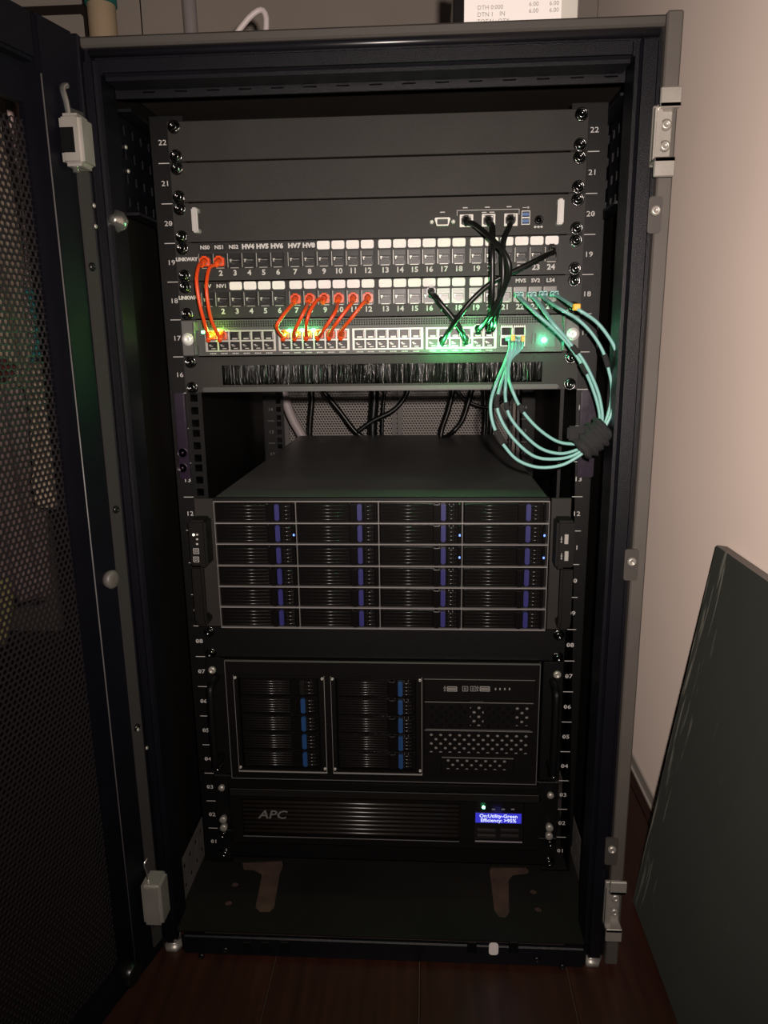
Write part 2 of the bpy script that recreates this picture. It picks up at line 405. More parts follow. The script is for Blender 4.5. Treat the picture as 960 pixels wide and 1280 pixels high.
# purple strips on the rails
for (ua, ub, va, vb) in ((217, 238, 491, 599), (726.5, 741.5, 488, 597)):
    a, b = W(ua, va, -.006), W(ub, vb, -.006)
    mb = MB().bbox(a.x, b.x, -.007, -.0005, b.z, a.z, .0015, 2)
    mid = (a.x+b.x)/2
    if ua < 300:
        for vv in (566, 585):
            q = W(228, vv, -.007); mb.lathe((q.x, -.007, q.z), [(.0068, .0005), (.0068, -.0008), (.0055, -.0008), (.0055, 0), (.0018, 0), (.0018, -.0012), (.0002, -.0012)])
    obj('rail_strip', mb, purple, rack, label='dark purple plastic strip on the mounting rail')
# rivets and knob on the inner left side
for u, v in ((140, 174), (157, 184), (144, 206), (160, 214), (117, 257), (119, 283), (172, 912), (183, 935)):
    p = W(u, v, x=-.2780); inst('rivet', darkbolt_me if 0 else bolt_me, p, rack, rot=(0, 0, PI/2)).scale = (.45, .45, .45)
p = W(147, 276, -.100)
obj('latch_knob', MB().lathe((p.x-.001, p.y, p.z), [(.0115, .004), (.0115, .0), (.007, -.003), (.005, -.010), (.002, -.011)], 'y', 8), steel, rack, label='bright round side panel latch')
# keeper brackets on the right post
def keeper(u0, u1, v0, v1):
    y = FY-.004
    a, b = W(u0, v0, y), W(u1, v1, y); xm, h = a.x, a.z-b.z
    mb = MB().bbox(xm+.002, xm+.022, y-.018, y, a.z-.018, a.z-.013, .001, 1).bbox(xm+.002, xm+.022, y-.018, y-.014, a.z-.018, a.z, .001, 1)
    mb.bbox(xm, xm+.020, y-.018, y, b.z+.013, b.z+.018, .001, 1).bbox(xm, xm+.020, y-.018, y-.014, b.z, b.z+.018, .001, 1)
    mb.bbox(xm, xm+.007, y-.012, y-.004, b.z+.014, a.z-.014, .0015, 2).bbox(xm, xm+.019, y-.003, y+.002, b.z+.012, a.z-.012, .001, 1)
    k_ = obj('keeper_bracket', mb, zinc, rack, label='zinc keeper bracket for the door latch')
    for f in (.38, .62): inst('screw', bolt_me, (xm+.0125, y-.004, b.z+h*f), k_)
keeper(817, 843, 116, 225); keeper(757, 776, 1090, 1164)
for (u0, u1, v0, v1) in ((811, 825, 246, 292), (781, 796, 686, 725), (757, 771, 1047, 1080)):
    a, b = W(u0, v0, FY-.002), W(u1, v1, FY-.002)
    k_ = obj('catch_plate', plate([rrect(a.x, b.x, b.z, a.z, .003)], FY-.004, FY-.0005), roofgrey, rack)
    inst('screw', bolt_me, ((a.x+b.x)/2, FY-.004, (a.z+b.z)/2+.004), k_)
# rear double mesh door
mesh_me = hexmesh(.262, .985, .0067, .0026, .0012)
rear_me = mesh_me.done('mesh_panel', mat('rear_mesh_paint', (.30, .275, .26), .5))
for sx, n in ((-1, 'rear_door'), (1, 'rear_door')):
    x0, x1 = (-.284, -.013) if sx < 0 else (-.010, .284)
    d_ = obj(n, ring(x0, x1, bz+.004, Z0+1.005, .011, .842, .856), mat('rear_frame_paint', (.11, .10, .095), .5), rack)
    inst('mesh_panel', rear_me, (x0+.011, .848, bz+.012), d_)
# front door, opened towards the viewer on its left hinges
TH = math.radians(-105)
door_z = .030
door = obj('door', MB().bbox(0, .0535, -.004, .020, door_z, Z0+1.022, .003, 2).box(.0535, .0605, -.002, .004, door_z, Z0+1.022)
           .bbox(.527, .572, -.004, .020, door_z, Z0+1.022, .003, 2).box(.499, .527, -.002, .004, door_z, Z0+1.022)
           .bbox(.0535, .527, -.004, .018, Z0+.98, Z0+1.022, .003, 2).box(.0605, .499, -.002, .004, Z0+.945, Z0+.98)
           .bbox(.0535, .527, -.004, .018, door_z, door_z+.028, .003, 2), navy, None)
door.parent = rack; door.location = Vector((-.3005, FY-.018, 0)) - wl(rack); door.rotation_euler = (0, 0, TH)
fm = hexmesh(.4380, .972-.028, .0067, .0026, .0012)
obj('mesh_panel', fm.move(Matrix.Translation((.0605, .0005, door_z+.024))), mat('door_mesh_paint', (.010, .008, .009), .4), door, True, label='hexagon perforated door mesh')
obj('fold_edge', MB().tube([(.0530, .0205, door_z+.01), (.0530, .0205, Z0+.97)], .0008, 6), foldm, door, True)
obj('gasket', MB().box(.002, .018, .020, .0225, door_z+.02, Z0+.95), gasket, door, True, label='grey foam gasket strip')
kz = W(132, 722, -.16).z
obj('knob', MB().lathe((.031, .020, kz), [(.010, 0), (.010, .003), (.0105, .006), (.008, .008), (.003, .0085)], 'y', 18), bumper, door, True, label='round zinc bumper')
for v in (332, 640, 915): inst('bolt', darkbolt_me, (.012, .0228, W(112, v, -.16).z), door, True, rot=(PI, 0, 0))
obj('end_roller', MB().lathe((.060, .0045, door_z+.020), [(.014, -.004), (.014, .020), (.010, .022)], 'y', 18), plasticblack, door, True)
# hinges
def hinge(u0, u1, v0, v1, up):
    y = FY-.064; a, b = W(u0, v0, y), W(u1, v1, y)
    mb = MB().bbox(a.x, b.x, y, y+.030, b.z, a.z, .004, 3)
    h_ = obj('hinge', mb, zinc, rack, label='zinc door hinge block')
    xc = a.x + .006
    obj('hinge_pin', MB().tube(smoothpts([(xc+.004, y+.008, b.z-.005), (xc+.002, y+.008, a.z+.004), (xc-.001, y+.008, a.z+.022), (xc+.001, y+.014, a.z+.027)], 4), .003 if not up else .0012, 8), steel, h_)
    if not up: obj('pin_window', MB().box(xc-.004, xc+.009, y-.0006, y+.001, (a.z+b.z)/2-.012, (a.z+b.z)/2+.010), dark, h_)
hinge(70, 105, 140, 206, False); hinge(174, 204, 1107, 1160, True)

# ------------------------------------------------------------------ panel hardware
def rackscrew():
    mb = MB().lathe((0, 0, 0), [(.0074, 0), (.0074, -.0012), (.0056, -.0016), (.0056, -.0014), (.0054, -.003), (.0044, -.0048), (.0030, -.0055), (.0026, -.0042), (.0002, -.004)])
    return mb.done('screw', mat('black_zinc_screw', (.10, .10, .098), .16, 1.))
SCREW = rackscrew()
WSCREW = MB().lathe((0, 0, 0), [(.0075, 0), (.0075, -.0012), (.0062, -.0014), (.0060, -.003), (.0040, -.0042), (.0020, -.0040), (.0002, -.0032)]).done('screw', mat('white_zinc_screw', (.85, .83, .8), .3, .35))
def screws(t, n0, n1=None, y=-.003, me=None):
    zt, zb = uz((n1 or n0)+1) - .0066, uz(n0) + .0066
    for sx in (-1, 1):
        for z in (zt, zb): inst('screw', me or SCREW, (sx*.2325, y, z), t)
def faceplate(n0, n1, y0=-.003, holes=(), m=panelblack, name='faceplate', t=None, w=.2413):
    z0, z1 = uz(n0)+.0007, uz(n1+1)-.0007
    mb = plate([rect(-w, w, z0, z1)] + list(holes), y0, -.0006)
    return obj(name, mb, m, t)
def blank(n, label, m=panelblack, sc=True):
    t = thing('blanking_panel', label, 'blank panel', (0, 0, uz(n)), 'blanking panels screwed to the rails')
    z0, z1 = uz(n)+.0010, uz(n+1)-.0004
    mb = MB().bbox(-.2413, .2413, -.003, -.0006, z0+.0, z1, .0007, 1).box(-.219, .219, -.0006, .016, z1-.0022, z1-.0006).box(-.219, .219, -.0006, .016, z0+.0006, z0+.0022)
    obj('faceplate', mb, m, t)
    if sc: screws(t, n)
    return t
blank(22, 'plain black blank panel at the very top of the rack, unit 22')
blank(21, 'plain black blank panel in unit 21, directly above the appliance with three sockets')
blank(8, 'dark blank panel between the drive server and the lower server', black)
blank(1, 'dark blank panel at the bottom, beneath the power unit with the blue screen', black)

# jack shapes
def rj(cx, cz, w=.0118, h=.0092, up=False):
    a = w/2; s = -1 if up else 1
    P = [(-a, .5*h), (a, .5*h), (a, -.20*h), (.55*a, -.20*h), (.55*a, -.40*h), (.28*a, -.40*h), (.28*a, -.5*h), (-.28*a, -.5*h), (-.28*a, -.40*h), (-.55*a, -.40*h), (-.55*a, -.20*h), (-a, -.20*h)]
    return [(cx+p[0], cz+s*p[1]) for p in P]
def jackmesh(m, outer=(.0150, .0168), frame=True):
    w, h = outer
    mb = plate([rrect(-w/2, w/2, -h/2, h/2, .0008, 2), rj(0, -.002), rrect(-.0055, .0055, .0043, .0068, .0004, 2)], -.0046, -.0030) if frame else MB()
    mb.box(-.0068, -.0062, -.003, .010, -.008, .004).box(.0062, .0068, -.003, .010, -.008, .004).box(-.0068, .0068, .008, .010, -.008, .007)
    if frame:
        mb.box(-.0060, .0060, -.0036, -.0030, .0040, .0072)
        mb.bbox(-w/2, -w/2+.0008, -.0056, -.003, -h/2, h/2, .0002, 1).bbox(w/2-.0008, w/2, -.0056, -.003, -h/2, h/2, .0002, 1)
    return mb.done('jack', m)
JACK = jackmesh(mat('charcoal_jack_plastic', (.012, .012, .0115), .35, spec=.3))
JACKL = jackmesh(mat('pale_glare_jack_plastic', (.13, .13, .12), .35))  # pale adapters, and sockets whose glare is put into the colour
CONT_GLINT = MB()
for k in range(8): CONT_GLINT.box(-.0042+k*.0012-.0003, -.0042+k*.0012+.0003, -.001, .006, .0004, .0009)
CONT_GLINT.box(-.0056, -.0030, -.0050, -.002, .0002, .0016).box(-.0052, -.0040, -.0050, -.002, -.0020, .0002).box(-.0078, -.0073, -.0062, -.0030, -.0080, .0080).box(-.0050, .0050, -.0048, -.0044, -.0086, -.0080)  # silver strips paint glints and a lit left edge beside the contacts
CONT_GLINT = CONT_GLINT.done('contacts_glints', silver)

def px(i): return -.2052 + i*.0174 + (i//6)*.0033
def patch(n, label, darks, words, pale):
    t = thing('patch_panel', label, 'patch panel', (0, 0, uz(n)), 'patch panels with 24 ports')
    b = uz(n); holes = [rect(px(i)-.0076, px(i)+.0076, b+.0146, b+.0316) for i in range(24)]
    faceplate(n, n, holes=holes, m=patchblack, t=t)
    obj('bottom_flange', MB().box(-.2195, .2195, -.0006, .012, b+.0012, b+.003).box(-.2195, .2195, -.0006, .012, b+U-.003, b+U-.0012), patchblack, t)
    nums = MB()
    for i in range(24):
        j_ = inst('jack', JACKL if i in pale else JACK, (px(i), .0008, b+.0231), t); inst('contacts_glints', CONT_GLINT, (0, 0, 0), j_, True)
        dk = i in darks
        o = obj('port_label', plate([rrect(px(i)-.0076, px(i)+.0076, b+.0338, b+.0432, .002, 3)], -.0036, -.0030), darklabel if dk else white, t)
        if dk: o['label'] = 'black label tape with white lettering'
        text(nums, str(i+1), px(i), b+.0088, -.0031, .0085, sx=1.1, bold=.00025)
        if i in words:
            obj('handwriting', text(MB(), words[i], px(i), b+.0384, -.0037, .0072 if n == 19 and i > 2 else .0060, sx=1.12, bold=.00045 if n == 19 and i > 2 else .0002), printw, o)
    text(nums, 'LINKWAY', -.2285, b+.0255, -.0031, .0056, sx=1.05, bold=.0003)
    obj('port_numbers', nums, printw, t)
    screws(t, n)
    return t
patch(19, 'upper black 24-port patch panel, with two orange cables in its first sockets', {0, 1, 2, 3, 4, 5, 6, 7}, {0: 'NS0', 1: 'NS1', 2: 'NS2', 3: 'HV4', 4: 'HV5', 5: 'HV6', 6: 'HV7', 7: 'HV8'}, {})
patch(18, 'lower black 24-port patch panel, with six orange cables plugged in at its middle', {0, 1, 20, 21, 22, 23}, {0: 'NV', 1: 'NV1', 20: 'MS', 21: 'MVS', 22: 'SV2', 23: 'LS4'}, {16, 17, 18, 20, 21, 22, 23})

# ------------------------------------------------------------------ appliance in unit 20
b = uz(20)
fw = thing('network_appliance', 'charcoal network appliance in unit 20 with three cabled sockets and silver handles', 'network device', (0, 0, b))
PX = [.1056, .1311, .1569]; pz = b + .0175
faceplate(20, 20, holes=[rect(p-.0078, p+.0078, pz-.0070, pz+.0068) for p in PX] + [rect(.1688, .1788, b+.0115, b+.0270)], m=panelblack, t=fw)
obj('body', MB().box(-.215, .215, .012, .30, b+.0015, b+U-.0015), black, fw)
for sx in (-1, 1):
    hx = sx*.2115; mb = MB()
    mb.bbox(hx-.0036, hx+.0036, -.018, -.0125, b+.0095, b+.0370, .0016, 2).bbox(hx-.0034, hx+.0034, -.0135, -.003, b+.0095, b+.0145, .001, 2).bbox(hx-.0034, hx+.0034, -.0135, -.003, b+.0320, b+.0370, .001, 2)
    obj('handle', mb, mat('brushed_steel', (.40, .385, .37), .5, .3), fw, label='polished silver handle')
obj('serial_port', plate([[(.0778+s, pz-.001+q) for s, q in ((-.0080, .0045), (.0080, .0045), (.0092, .0030), (.0066, -.0045), (-.0066, -.0045), (-.0092, .0030))], rrect(.0778-.0062, .0778+.0062, pz-.0042, pz+.0020, .001)], -.008, -.003)
    .lathe((.0778-.0125, -.003, pz-.001), [(.0026, 0), (.0026, -.004), (.0012, -.004), (.001, -.003)], 'y', 6).lathe((.0778+.0125, -.003, pz-.001), [(.0026, 0), (.0026, -.004), (.0012, -.004), (.001, -.003)], 'y', 6), silver, fw)
mb = MB().box(.0778-.0061, .0778+.0061, -.0042, -.0032, pz-.0041, pz+.0019)
obj('serial_insert', mb, plasticblack, fw)
for p in PX:
    s_ = obj('ethernet_port', plate([rect(p-.0077, p+.0077, pz-.0069, pz+.0067), rj(p, pz, .0112, .0104)], -.0044, -.0025).box(p-.0077, p+.0077, .008, .010, pz-.0069, pz+.0067), silver, fw)
us = obj('usb_port', plate([rect(.1689, .1787, b+.0116, b+.0269), rect(.1696, .1780, b+.0125, b+.0185), rect(.1696, .1780, b+.0200, b+.0260)], -.0046, .008), usbblue if 0 else silver, fw)
obj('usb_tongue', MB().box(.1700, .1776, -.0035, .008, b+.0140, b+.0172).box(.1700, .1776, -.0035, .008, b+.0215, b+.0247).box(.1692, .1784, .004, .006, b+.0120, b+.0265), usbblue, us)
obj('power_socket', MB().lathe((.1890, -.003, pz-.001), [(.0050, 0), (.0050, -.002), (.0040, -.003), (.0030, -.003), (.0028, .001), (.0012, .001), (.0010, -.002), (.0002, -.002)]), glossblack, fw)
mb = MB().box(.0945, .1665, -.0032, -.003, b+.0287, b+.0292).box(.0945, .0950, -.0032, -.003, b+.0230, b+.0287).box(.1660, .1665, -.0032, -.003, b+.0230, b+.0287)
for xx, zz in ((.0778, .0275), (.1040, .0318), (.1295, .0318), (.1545, .0318), (.1260, .0262), (.1350, .0262)): mb.box(xx-.0028, xx+.0028, -.0032, -.003, b+zz-.0005, b+zz+.0005)
mb.box(.170, .1780, -.0032, -.003, b+.0302, b+.0307).box(.1757, .1772, -.0032, -.003, b+.0295, b+.0314).box(.184, .1935, -.0032, -.003, b+.0088, b+.0094)
for xx in (.185, .1888, .1925): mb.lathe((xx, -.003, b+.0091), [(.0013, 0), (.0013, -.0003)], 'y', 8)
obj('printing', mb, printw, fw)
screws(fw, 20)

# ------------------------------------------------------------------ switch in unit 17
b = uz(17)
sw = thing('network_switch', 'grey 48-port network switch with silver sockets and lit green lamps in unit 17', 'network device', (0, 0, b))
BL = [(-.2111, -.1240), (-.1205, -.0338), (-.0302, .0553), (.0584, .1428)]
RZ = [b+.0243, b+.0124]
def port_x(i, k): x0, x1 = BL[i]; return x0 + .0018 + (k+.5)*(x1-x0-.0036)/6
holes = [rect(x0, x1, b+.0058, b+.0310) for x0, x1 in BL] + [rect(.1470, .1768, b+.0068, b+.0318)] + [rect(-.2150, .1960, b+.0345, b+.0425)]
obj('front', plate([rect(-.2215, .2215, b+.001, b+U-.001)] + holes, -.006, -.003), swgrey, sw)
obj('body', MB().box(-.2205, .2205, .010, .35, b+.001, b+U-.001).box(-.2215, .2215, -.003, .012, b+.001, b+.0016).box(-.2215, .2215, -.003, .012, b+U-.0016, b+U-.001), black, sw)
ol = [rect(-.2150, .1960, b+.0345, b+.0425)]
for j in range(3):
    for k in range(137): xx = -.2135 + k*.003; ol.append(rect(xx-.001, xx+.001, b+.0358+j*.0026-.0009, b+.0358+j*.0026+.0009))
vent = obj('vent_grille', plate(ol, -.005, -.004), swgrey, sw)
PORT = plate([rect(-.0062, .0062, -.0052, .0052), rj(0, 0, .0108, .0090)], -.0058, -.0046)
PORT.box(-.0062, .0062, .004, .005, -.0052, .0052)
PORT = PORT.done('port', mat('dark_port_plastic', (.010, .0095, .0085), .4, spec=.3))
G0 = MB().box(-.0030, .0032, -.0066, -.0056, .0026, .0042).box(-.0052, -.0046, -.0066, -.0056, -.004, .004).done('contacts_glints', silver)  # silver bars painting glints in the upper row of sockets
G1 = MB().box(-.0046, -.0020, -.0066, -.0056, .0008, .0018).box(-.0036, .0000, -.0066, -.0056, -.0006, .0003).box(-.0018, .0030, -.0066, -.0056, -.0036, -.0026).done('contacts_glints', silver)  # glints of the lower row, painted as silver bars
for i, (x0, x1) in enumerate(BL):
    cuts = [rect(port_x(i, k)-.0060, port_x(i, k)+.0060, RZ[j]-.0050, RZ[j]+.0050) for k in range(6) for j in range(2)]
    bk = obj('port_block', plate([rect(x0, x1, b+.0058, b+.0310)] + cuts, -.0072, -.0030), silver, sw, label='silver block of twelve sockets')
    for j in range(2):
        for k in range(6): 
            p_ = inst('port', PORT, (port_x(i, k), 0, RZ[j]), sw, rot=(0, PI, 0) if j == 0 else None)
            inst('contacts_glints', G0 if j == 0 else G1, (0, 0, 0), p_, True)
mb = MB()
for i in range(4):
    for k in range(6):
        xx = port_x(i, k)
        for d in (-.0032, -.0012, .0010, .0030): mb.box(xx+d-.0007, xx+d+.0007, -.0063, -.006, b+.0028, b+.0041)
obj('printing', mb, printw, sw)
CG = [(.1545, b+.0252), (.1695, b+.0252), (.1545, b+.0132), (.1695, b+.0132)]
for cx, cz in CG:
    mb = ring(cx-.0070, cx+.0070, cz-.0055, cz+.0055, .0010, -.0095, .008)
    for k in range(6):
        mb.box(cx-.006+k*.0024-.0006, cx-.006+k*.0024+.0006, -.0105, -.007, cz+.0050, cz+.0068)
    obj('module_cage', mb, silver, sw)
obj('console_port', ring(.1850, .1900, b+.0105, b+.0225, .0008, -.0075, -.005).box(.1855, .1895, -.0062, -.0058, b+.0115, b+.0215), swgrey, sw)
obj('side_inset', ring(.2010, .2130, b+.006, b+.034, .0008, -.0072, -.005), swgrey, sw)
for sx in (-1, 1):
    x0, x1 = sorted((sx*.2225, sx*.2413))
    e_ = obj('mounting_ear', MB().bbox(x0, x1, -.004, -.0006, b+.001, b+U-.001, .001, 1)
        .bbox(min(sx*.2195, sx*.2225), max(sx*.2195, sx*.2225), -.016, -.0006, b+.002, b+.013, .0006, 1).bbox(min(sx*.2195, sx*.2225), max(sx*.2195, sx*.2225), -.016, -.0006, b+.031, b+U-.003, .0006, 1)
        .bbox(min(sx*.2205, sx*.2225), max(sx*.2205, sx*.2225), -.017, -.0126, b+.002, b+U-.003, .0006, 1), eargrey, sw, label='light grey mounting ear')
    inst('screw', WSCREW, (sx*.2335, -.004, b+.021), sw)['label'] = 'bright zinc screw'
LEDS = [(272.5, 413, 'y', .10), (362, 413, 'g', .05), (378, 412.5, 'g', .06), (392, 412.5, 'g', .06), (595, 410, 'g', .05), (617, 410, 'g', .05), (549, 433, 'g', .08), (567, 433.5, 'g', .08), (588, 432, 'g', .06)]
led_me = {k: MB().bbox(-.0022, .0022, -.0006, .0006, -.0016, .0016, .0005, 1).done('lamp', m) for k, m in (('g', greenled), ('y', yelled), ('c', cyanled))}
for u, v, c, e in LEDS:
    p = W(u, v, -.0082); inst('lamp', led_me[c], p, sw)
    light('lamp_glow', p + Vector((0, -.010 if u < 450 else -.020, 0)), (.10, 1, .25) if c == 'g' else (.45, 1, .10), e*(.55 if u < 450 else 1.9), sw)
p = W(680, 425, -.0068)
obj('status_lamp', MB().lathe((p.x, p.y, p.z), [(.0030, 0), (.0030, -.001), (.0016, -.002)]), cyanled, sw, label='bright cyan-green status lamp')
light('lamp_glow', p + Vector((0, -.012, 0)), (.08, 1, .45), .07, sw)
p = W(247, 415, -.017); inst('lamp', led_me['g'], p + Vector((.0035, .011, 0)), sw)

# ------------------------------------------------------------------ brush panel in unit 16
b = uz(16)
br = thing('brush_panel', 'grey cable entry panel with black bristles below the network switch', 'brush panel', (0, 0, b))
faceplate(16, 16, holes=[rect(-.1937, .1990, b+.0095, b+.0335)], m=panelblack, t=br)
obj('brush_holder', MB().box(-.200, .205, -.0006, .012, b+.0335, b+.0420).box(-.200, .205, -.0006, .003, b+.0035, b+.0095), black, br)
obj('front_lip', MB().bbox(-.2190, .2190, -.0075, -.003, b+.0012, b+.0070, .0015, 2), swgrey, br)
mb = MB()
for k in range(900):
    xx = -.193 + .3915*(k+random.random())/900; ln = random.uniform(.021, .0255); zt = b+.0345
    yy = random.uniform(.001, .007); dx = random.gauss(0, .0012); dy = random.gauss(-.001, .0015); w = .00045
    p0 = Vector((xx, yy, zt)); p1 = Vector((xx+dx*.3, yy+dy*.3, zt-ln*.5)); p2 = Vector((xx+dx, yy+dy, zt-ln))
    mb.tube([p0, p1, p2], [w, w, w*.6], 3, False)
bristle = mat('glossy_black_bristle', (.002, .0023, .002), .14, spec=.42)
obj('bristles', mb, bristle, br, kind='stuff')
screws(br, 16)

# ------------------------------------------------------------------ 24-drive server, units 9-12
b = uz(9); T = uz(13)
s1 = thing('storage_server', 'large black 24-bay storage server with blue-latched drives in the rack middle', 'server', (0, .3, b))
obj('chassis', MB().box(-.2150, .2125, .004, .650, b+.002, T-.0006).bevel(.0008, 1), chassis, s1, label='dark grey top cover')
obj('front_frame', MB().box(-.2155, .2140, -.003, .004, T-.0062, T-.0006).box(-.2155, .2140, .001, .004, b+.001, T-.006), black, s1)
RX = [-.2155, -.1088, -.0019, .1051, .2140]; RZs = [.5280, .4992, .4712, .4417, .4129, .3842, .3554]
for z in RZs: obj('shelf_edge', MB().box(-.2155, .2140, -.0042, .0012, Z0+z-.0006, Z0+z+.0006), edgeline, s1, label='bright metal shelf edge between drives')
for x in RX: obj('divider', MB().box(x-.0005, x+.0005, -.0038, .0012, Z0+RZs[-1], Z0+RZs[0]), mat('dull_metal_edge', (.16, .15, .145), .4, .4), s1)
TW, THh = .1056, .0268
def tray_meshes(w, h, ribs, lat):
    f = MB().bbox(.0008, w-.0008, -.0020, .001, .0004, h-.0004, .0006, 1)
    f.bbox(.0015, w*.66, -.0045, -.002, h*.06, h*.94, .0008, 1)
    f.bbox(w*.66, w*.74, -.0070, -.002, h*.05, h*.95, .0015, 2)
    f.bbox(w*.955, w-.0012, -.0060, -.002, h*.05, h*.95, .0008, 1)
    g = MB()
    for k in range(ribs):
        z = h*(.16 + .68*k/(ribs-1))
        g.tube([(.004, -.0046, z), (w*.64, -.0046, z)], h*.032, 8)
    v = MB()
    for k in range(4):
        z = h*(.2 + .6*k/3); v.tube([(w*.81, -.0045, z), (w*.94, -.0045, z)], h*.045, 8)
    for q in (.85, .90): v.box(w*q-.0004, w*q+.0004, -.0055, -.002, h*.12, h*.88)
    l = MB().bbox(w*lat, w*(lat+.058), -.0080, -.002, h*.12, h*.93, .0012, 2)
    return f.done('drive_tray', glossblack), g.done('grille', ribgrey), v.done('vent', ribgrey), l
f1, g1, v1, l1 = tray_meshes(TW, THh, 5, .750)
l1 = l1.done('latch', blue)
led1 = MB().bbox(TW*.966, TW*.966+.0022, -.0066, -.0058, THh*.4, THh*.4+.003, .0004, 1).done('activity_lamp', blueled)
for r in range(6):
    for c in range(4):
        z0 = Z0 + RZs[r+1] + .0010
        t_ = inst('drive_tray', f1, (RX[c]+.0004, 0, z0), s1)
        inst('grille', g1, (0, 0, 0), t_, True); inst('vent', v1, (0, 0, 0), t_, True); inst('latch', l1, (0, 0, 0), t_, True)['label'] = 'dark blue release latch'
        if (r, c) in ((1, 0), (1, 2), (2, 2), (1, 3), (2, 3)): inst('activity_lamp', led1, (0, 0, 0), t_, True)
for sx in (-1, 1):
    xo = sx*.2413; xi = sx*.2160
    lo_, hi_ = sorted((xo, xi)); lo2, hi2 = sorted((xo, sx*.2190))
    e_ = obj('mounting_ear', MB().bbox(lo_, hi_, -.0040, -.0006, b+.001, T-.001, .001, 1), panelblack, s1)
    obj('ear_handle', MB().bbox(lo2, hi2, -.034, -.004, Z0+.448, Z0+.510, .003, 2).bbox(sorted((xo, sx*.226))[0], sorted((xo, sx*.226))[1], -.034, -.024, Z0+.372, Z0+.450, .003, 2).bbox(sorted((xo, sx*.226))[0], sorted((xo, sx*.226))[1], -.030, -.004, Z0+.366, Z0+.378, .003, 2), inside, e_)
y = -.0343
mb = MB()
for v in (668.5, 674.2, 680.2):
    p = W(246.3, v, y); mb.bbox(p.x-.0014, p.x+.0014, y, y+.0006, p.z-.0011, p.z+.0011, .0003, 1)
for v in (689, 699.3):
    p = W(245.2, v, y); mb.join(ring(p.x-.0036, p.x+.0036, p.z-.0036, p.z+.0036, .0006, y, y+.0006))
    mb.join(ring(p.x-.0016, p.x+.0016, p.z-.0014, p.z+.0016, .0005, y, y+.0006))
obj('control_symbols', mb, printw, s1)
p = W(242, 668.5, y); obj('power_lamp', MB().lathe((p.x, y, p.z), [(.0017, 0), (.0016, -.0006)], 'y', 10), whiteled, s1)
for v in (674, 695):
    p = W(708, v, y); obj('usb_port', MB().bbox(p.x-.0024, p.x+.0024, y-.001, y+.001, p.z-.0062, p.z+.0062, .0004, 1), silver, s1)
    mb = MB().box(p.x-.0062, p.x-.0056, y-.0002, y+.0006, p.z-.0035, p.z+.0035).box(p.x-.0070, p.x-.0049, y-.0002, y+.0006, p.z-.0004, p.z+.0004).lathe((p.x-.0059, y, p.z-.0035), [(.0009, 0.0004), (.0009, -.0002)], 'y', 8)
    obj('usb_symbol', mb, printw, s1)

# ------------------------------------------------------------------ lower server, units 4-7
b = uz(4); T = uz(8); FY2 = -.012
s2 = thing('drive_cage_server', 'black server with two five-bay drive cages and perforated covers, low in rack', 'server', (0, .3, b))
obj('chassis', MB().box(-.2125, .2125, .0, .55, b+.001, T-.002).bevel(.001, 1), black, s2)
x0, x1, z0, z1 = -.2120, .2085, Z0+.1345, Z0+.3105
c1 = (-.2010, -.0775, Z0+.1470, Z0+.2915); c2 = (-.0690, .0535, Z0+.1470, Z0+.2915)
obj('bezel', plate([rect(x0, x1, z0, z1), rect(c1[0]+.005, c1[1]-.008, c1[2]+.004, c1[3]-.004), rect(c2[0]+.006, c2[1]-.008, c2[2]+.004, c2[3]-.004), rect(.0565, .2015, Z0+.1750, Z0+.2570), rect(.0790, .1780, Z0+.1500, Z0+.1742)], FY2, .0), bezelblack, s2)
obj('bezel_edge', ring(x0-.0006, x1+.0006, z0-.0006, z1+.0006, .0009, FY2-.0006, FY2+.003), rim, s2, label='thin bright rim around the bezel')
for (a, b_, c, d) in (c1, c2):
    cg = obj('drive_cage', ring(a, b_, c, d, .0035, FY2-.002, FY2), bezelblack, s2)
    obj('cage_edge', MB().box(a, b_, FY2-.0032, FY2-.0012, c-.0006, c+.0009).box(b_-.0006, b_, FY2-.0026, FY2-.0012, c, d).box(a, a+.0004, FY2-.0026, FY2-.0012, c, d), edgeline, cg)
    for xx in (a+.0025, b_-.0028):
        for zz in (c+.006, d-.004): inst('screw', bolt_me, (xx, FY2-.002, zz), cg).scale = (.42, .42, .42)
w2, h2 = .1085, .0262
f2, g2, v2, l2 = tray_meshes(w2, h2, 6, .775)
l2 = l2.done('latch', blue2)
ld2 = MB().bbox(w2*.775, w2*.83, -.0080, -.002, h2*.12, h2*.93, .0012, 2).done('latch', ribgrey)
for ci, (a, b_, c, d) in enumerate((c1, c2)):
    for r in range(5):
        t_ = inst('drive_tray', f2, (a+.0062, FY2+.004, c+.0055 + (4-r)*.0269), s2)
        inst('grille', g2, (0, 0, 0), t_, True); inst('vent', v2, (0, 0, 0), t_, True)
        lt = inst('latch', ld2 if (ci == 0 and r == 0) else l2, (0, 0, 0), t_, True)
        lt['label'] = 'dark latch' if (ci == 0 and r == 0) else 'steel blue latch'
    obj('cage_back', MB().box(a+.004, b_-.006, .0002, .001, c+.003, d-.003), dark, s2)
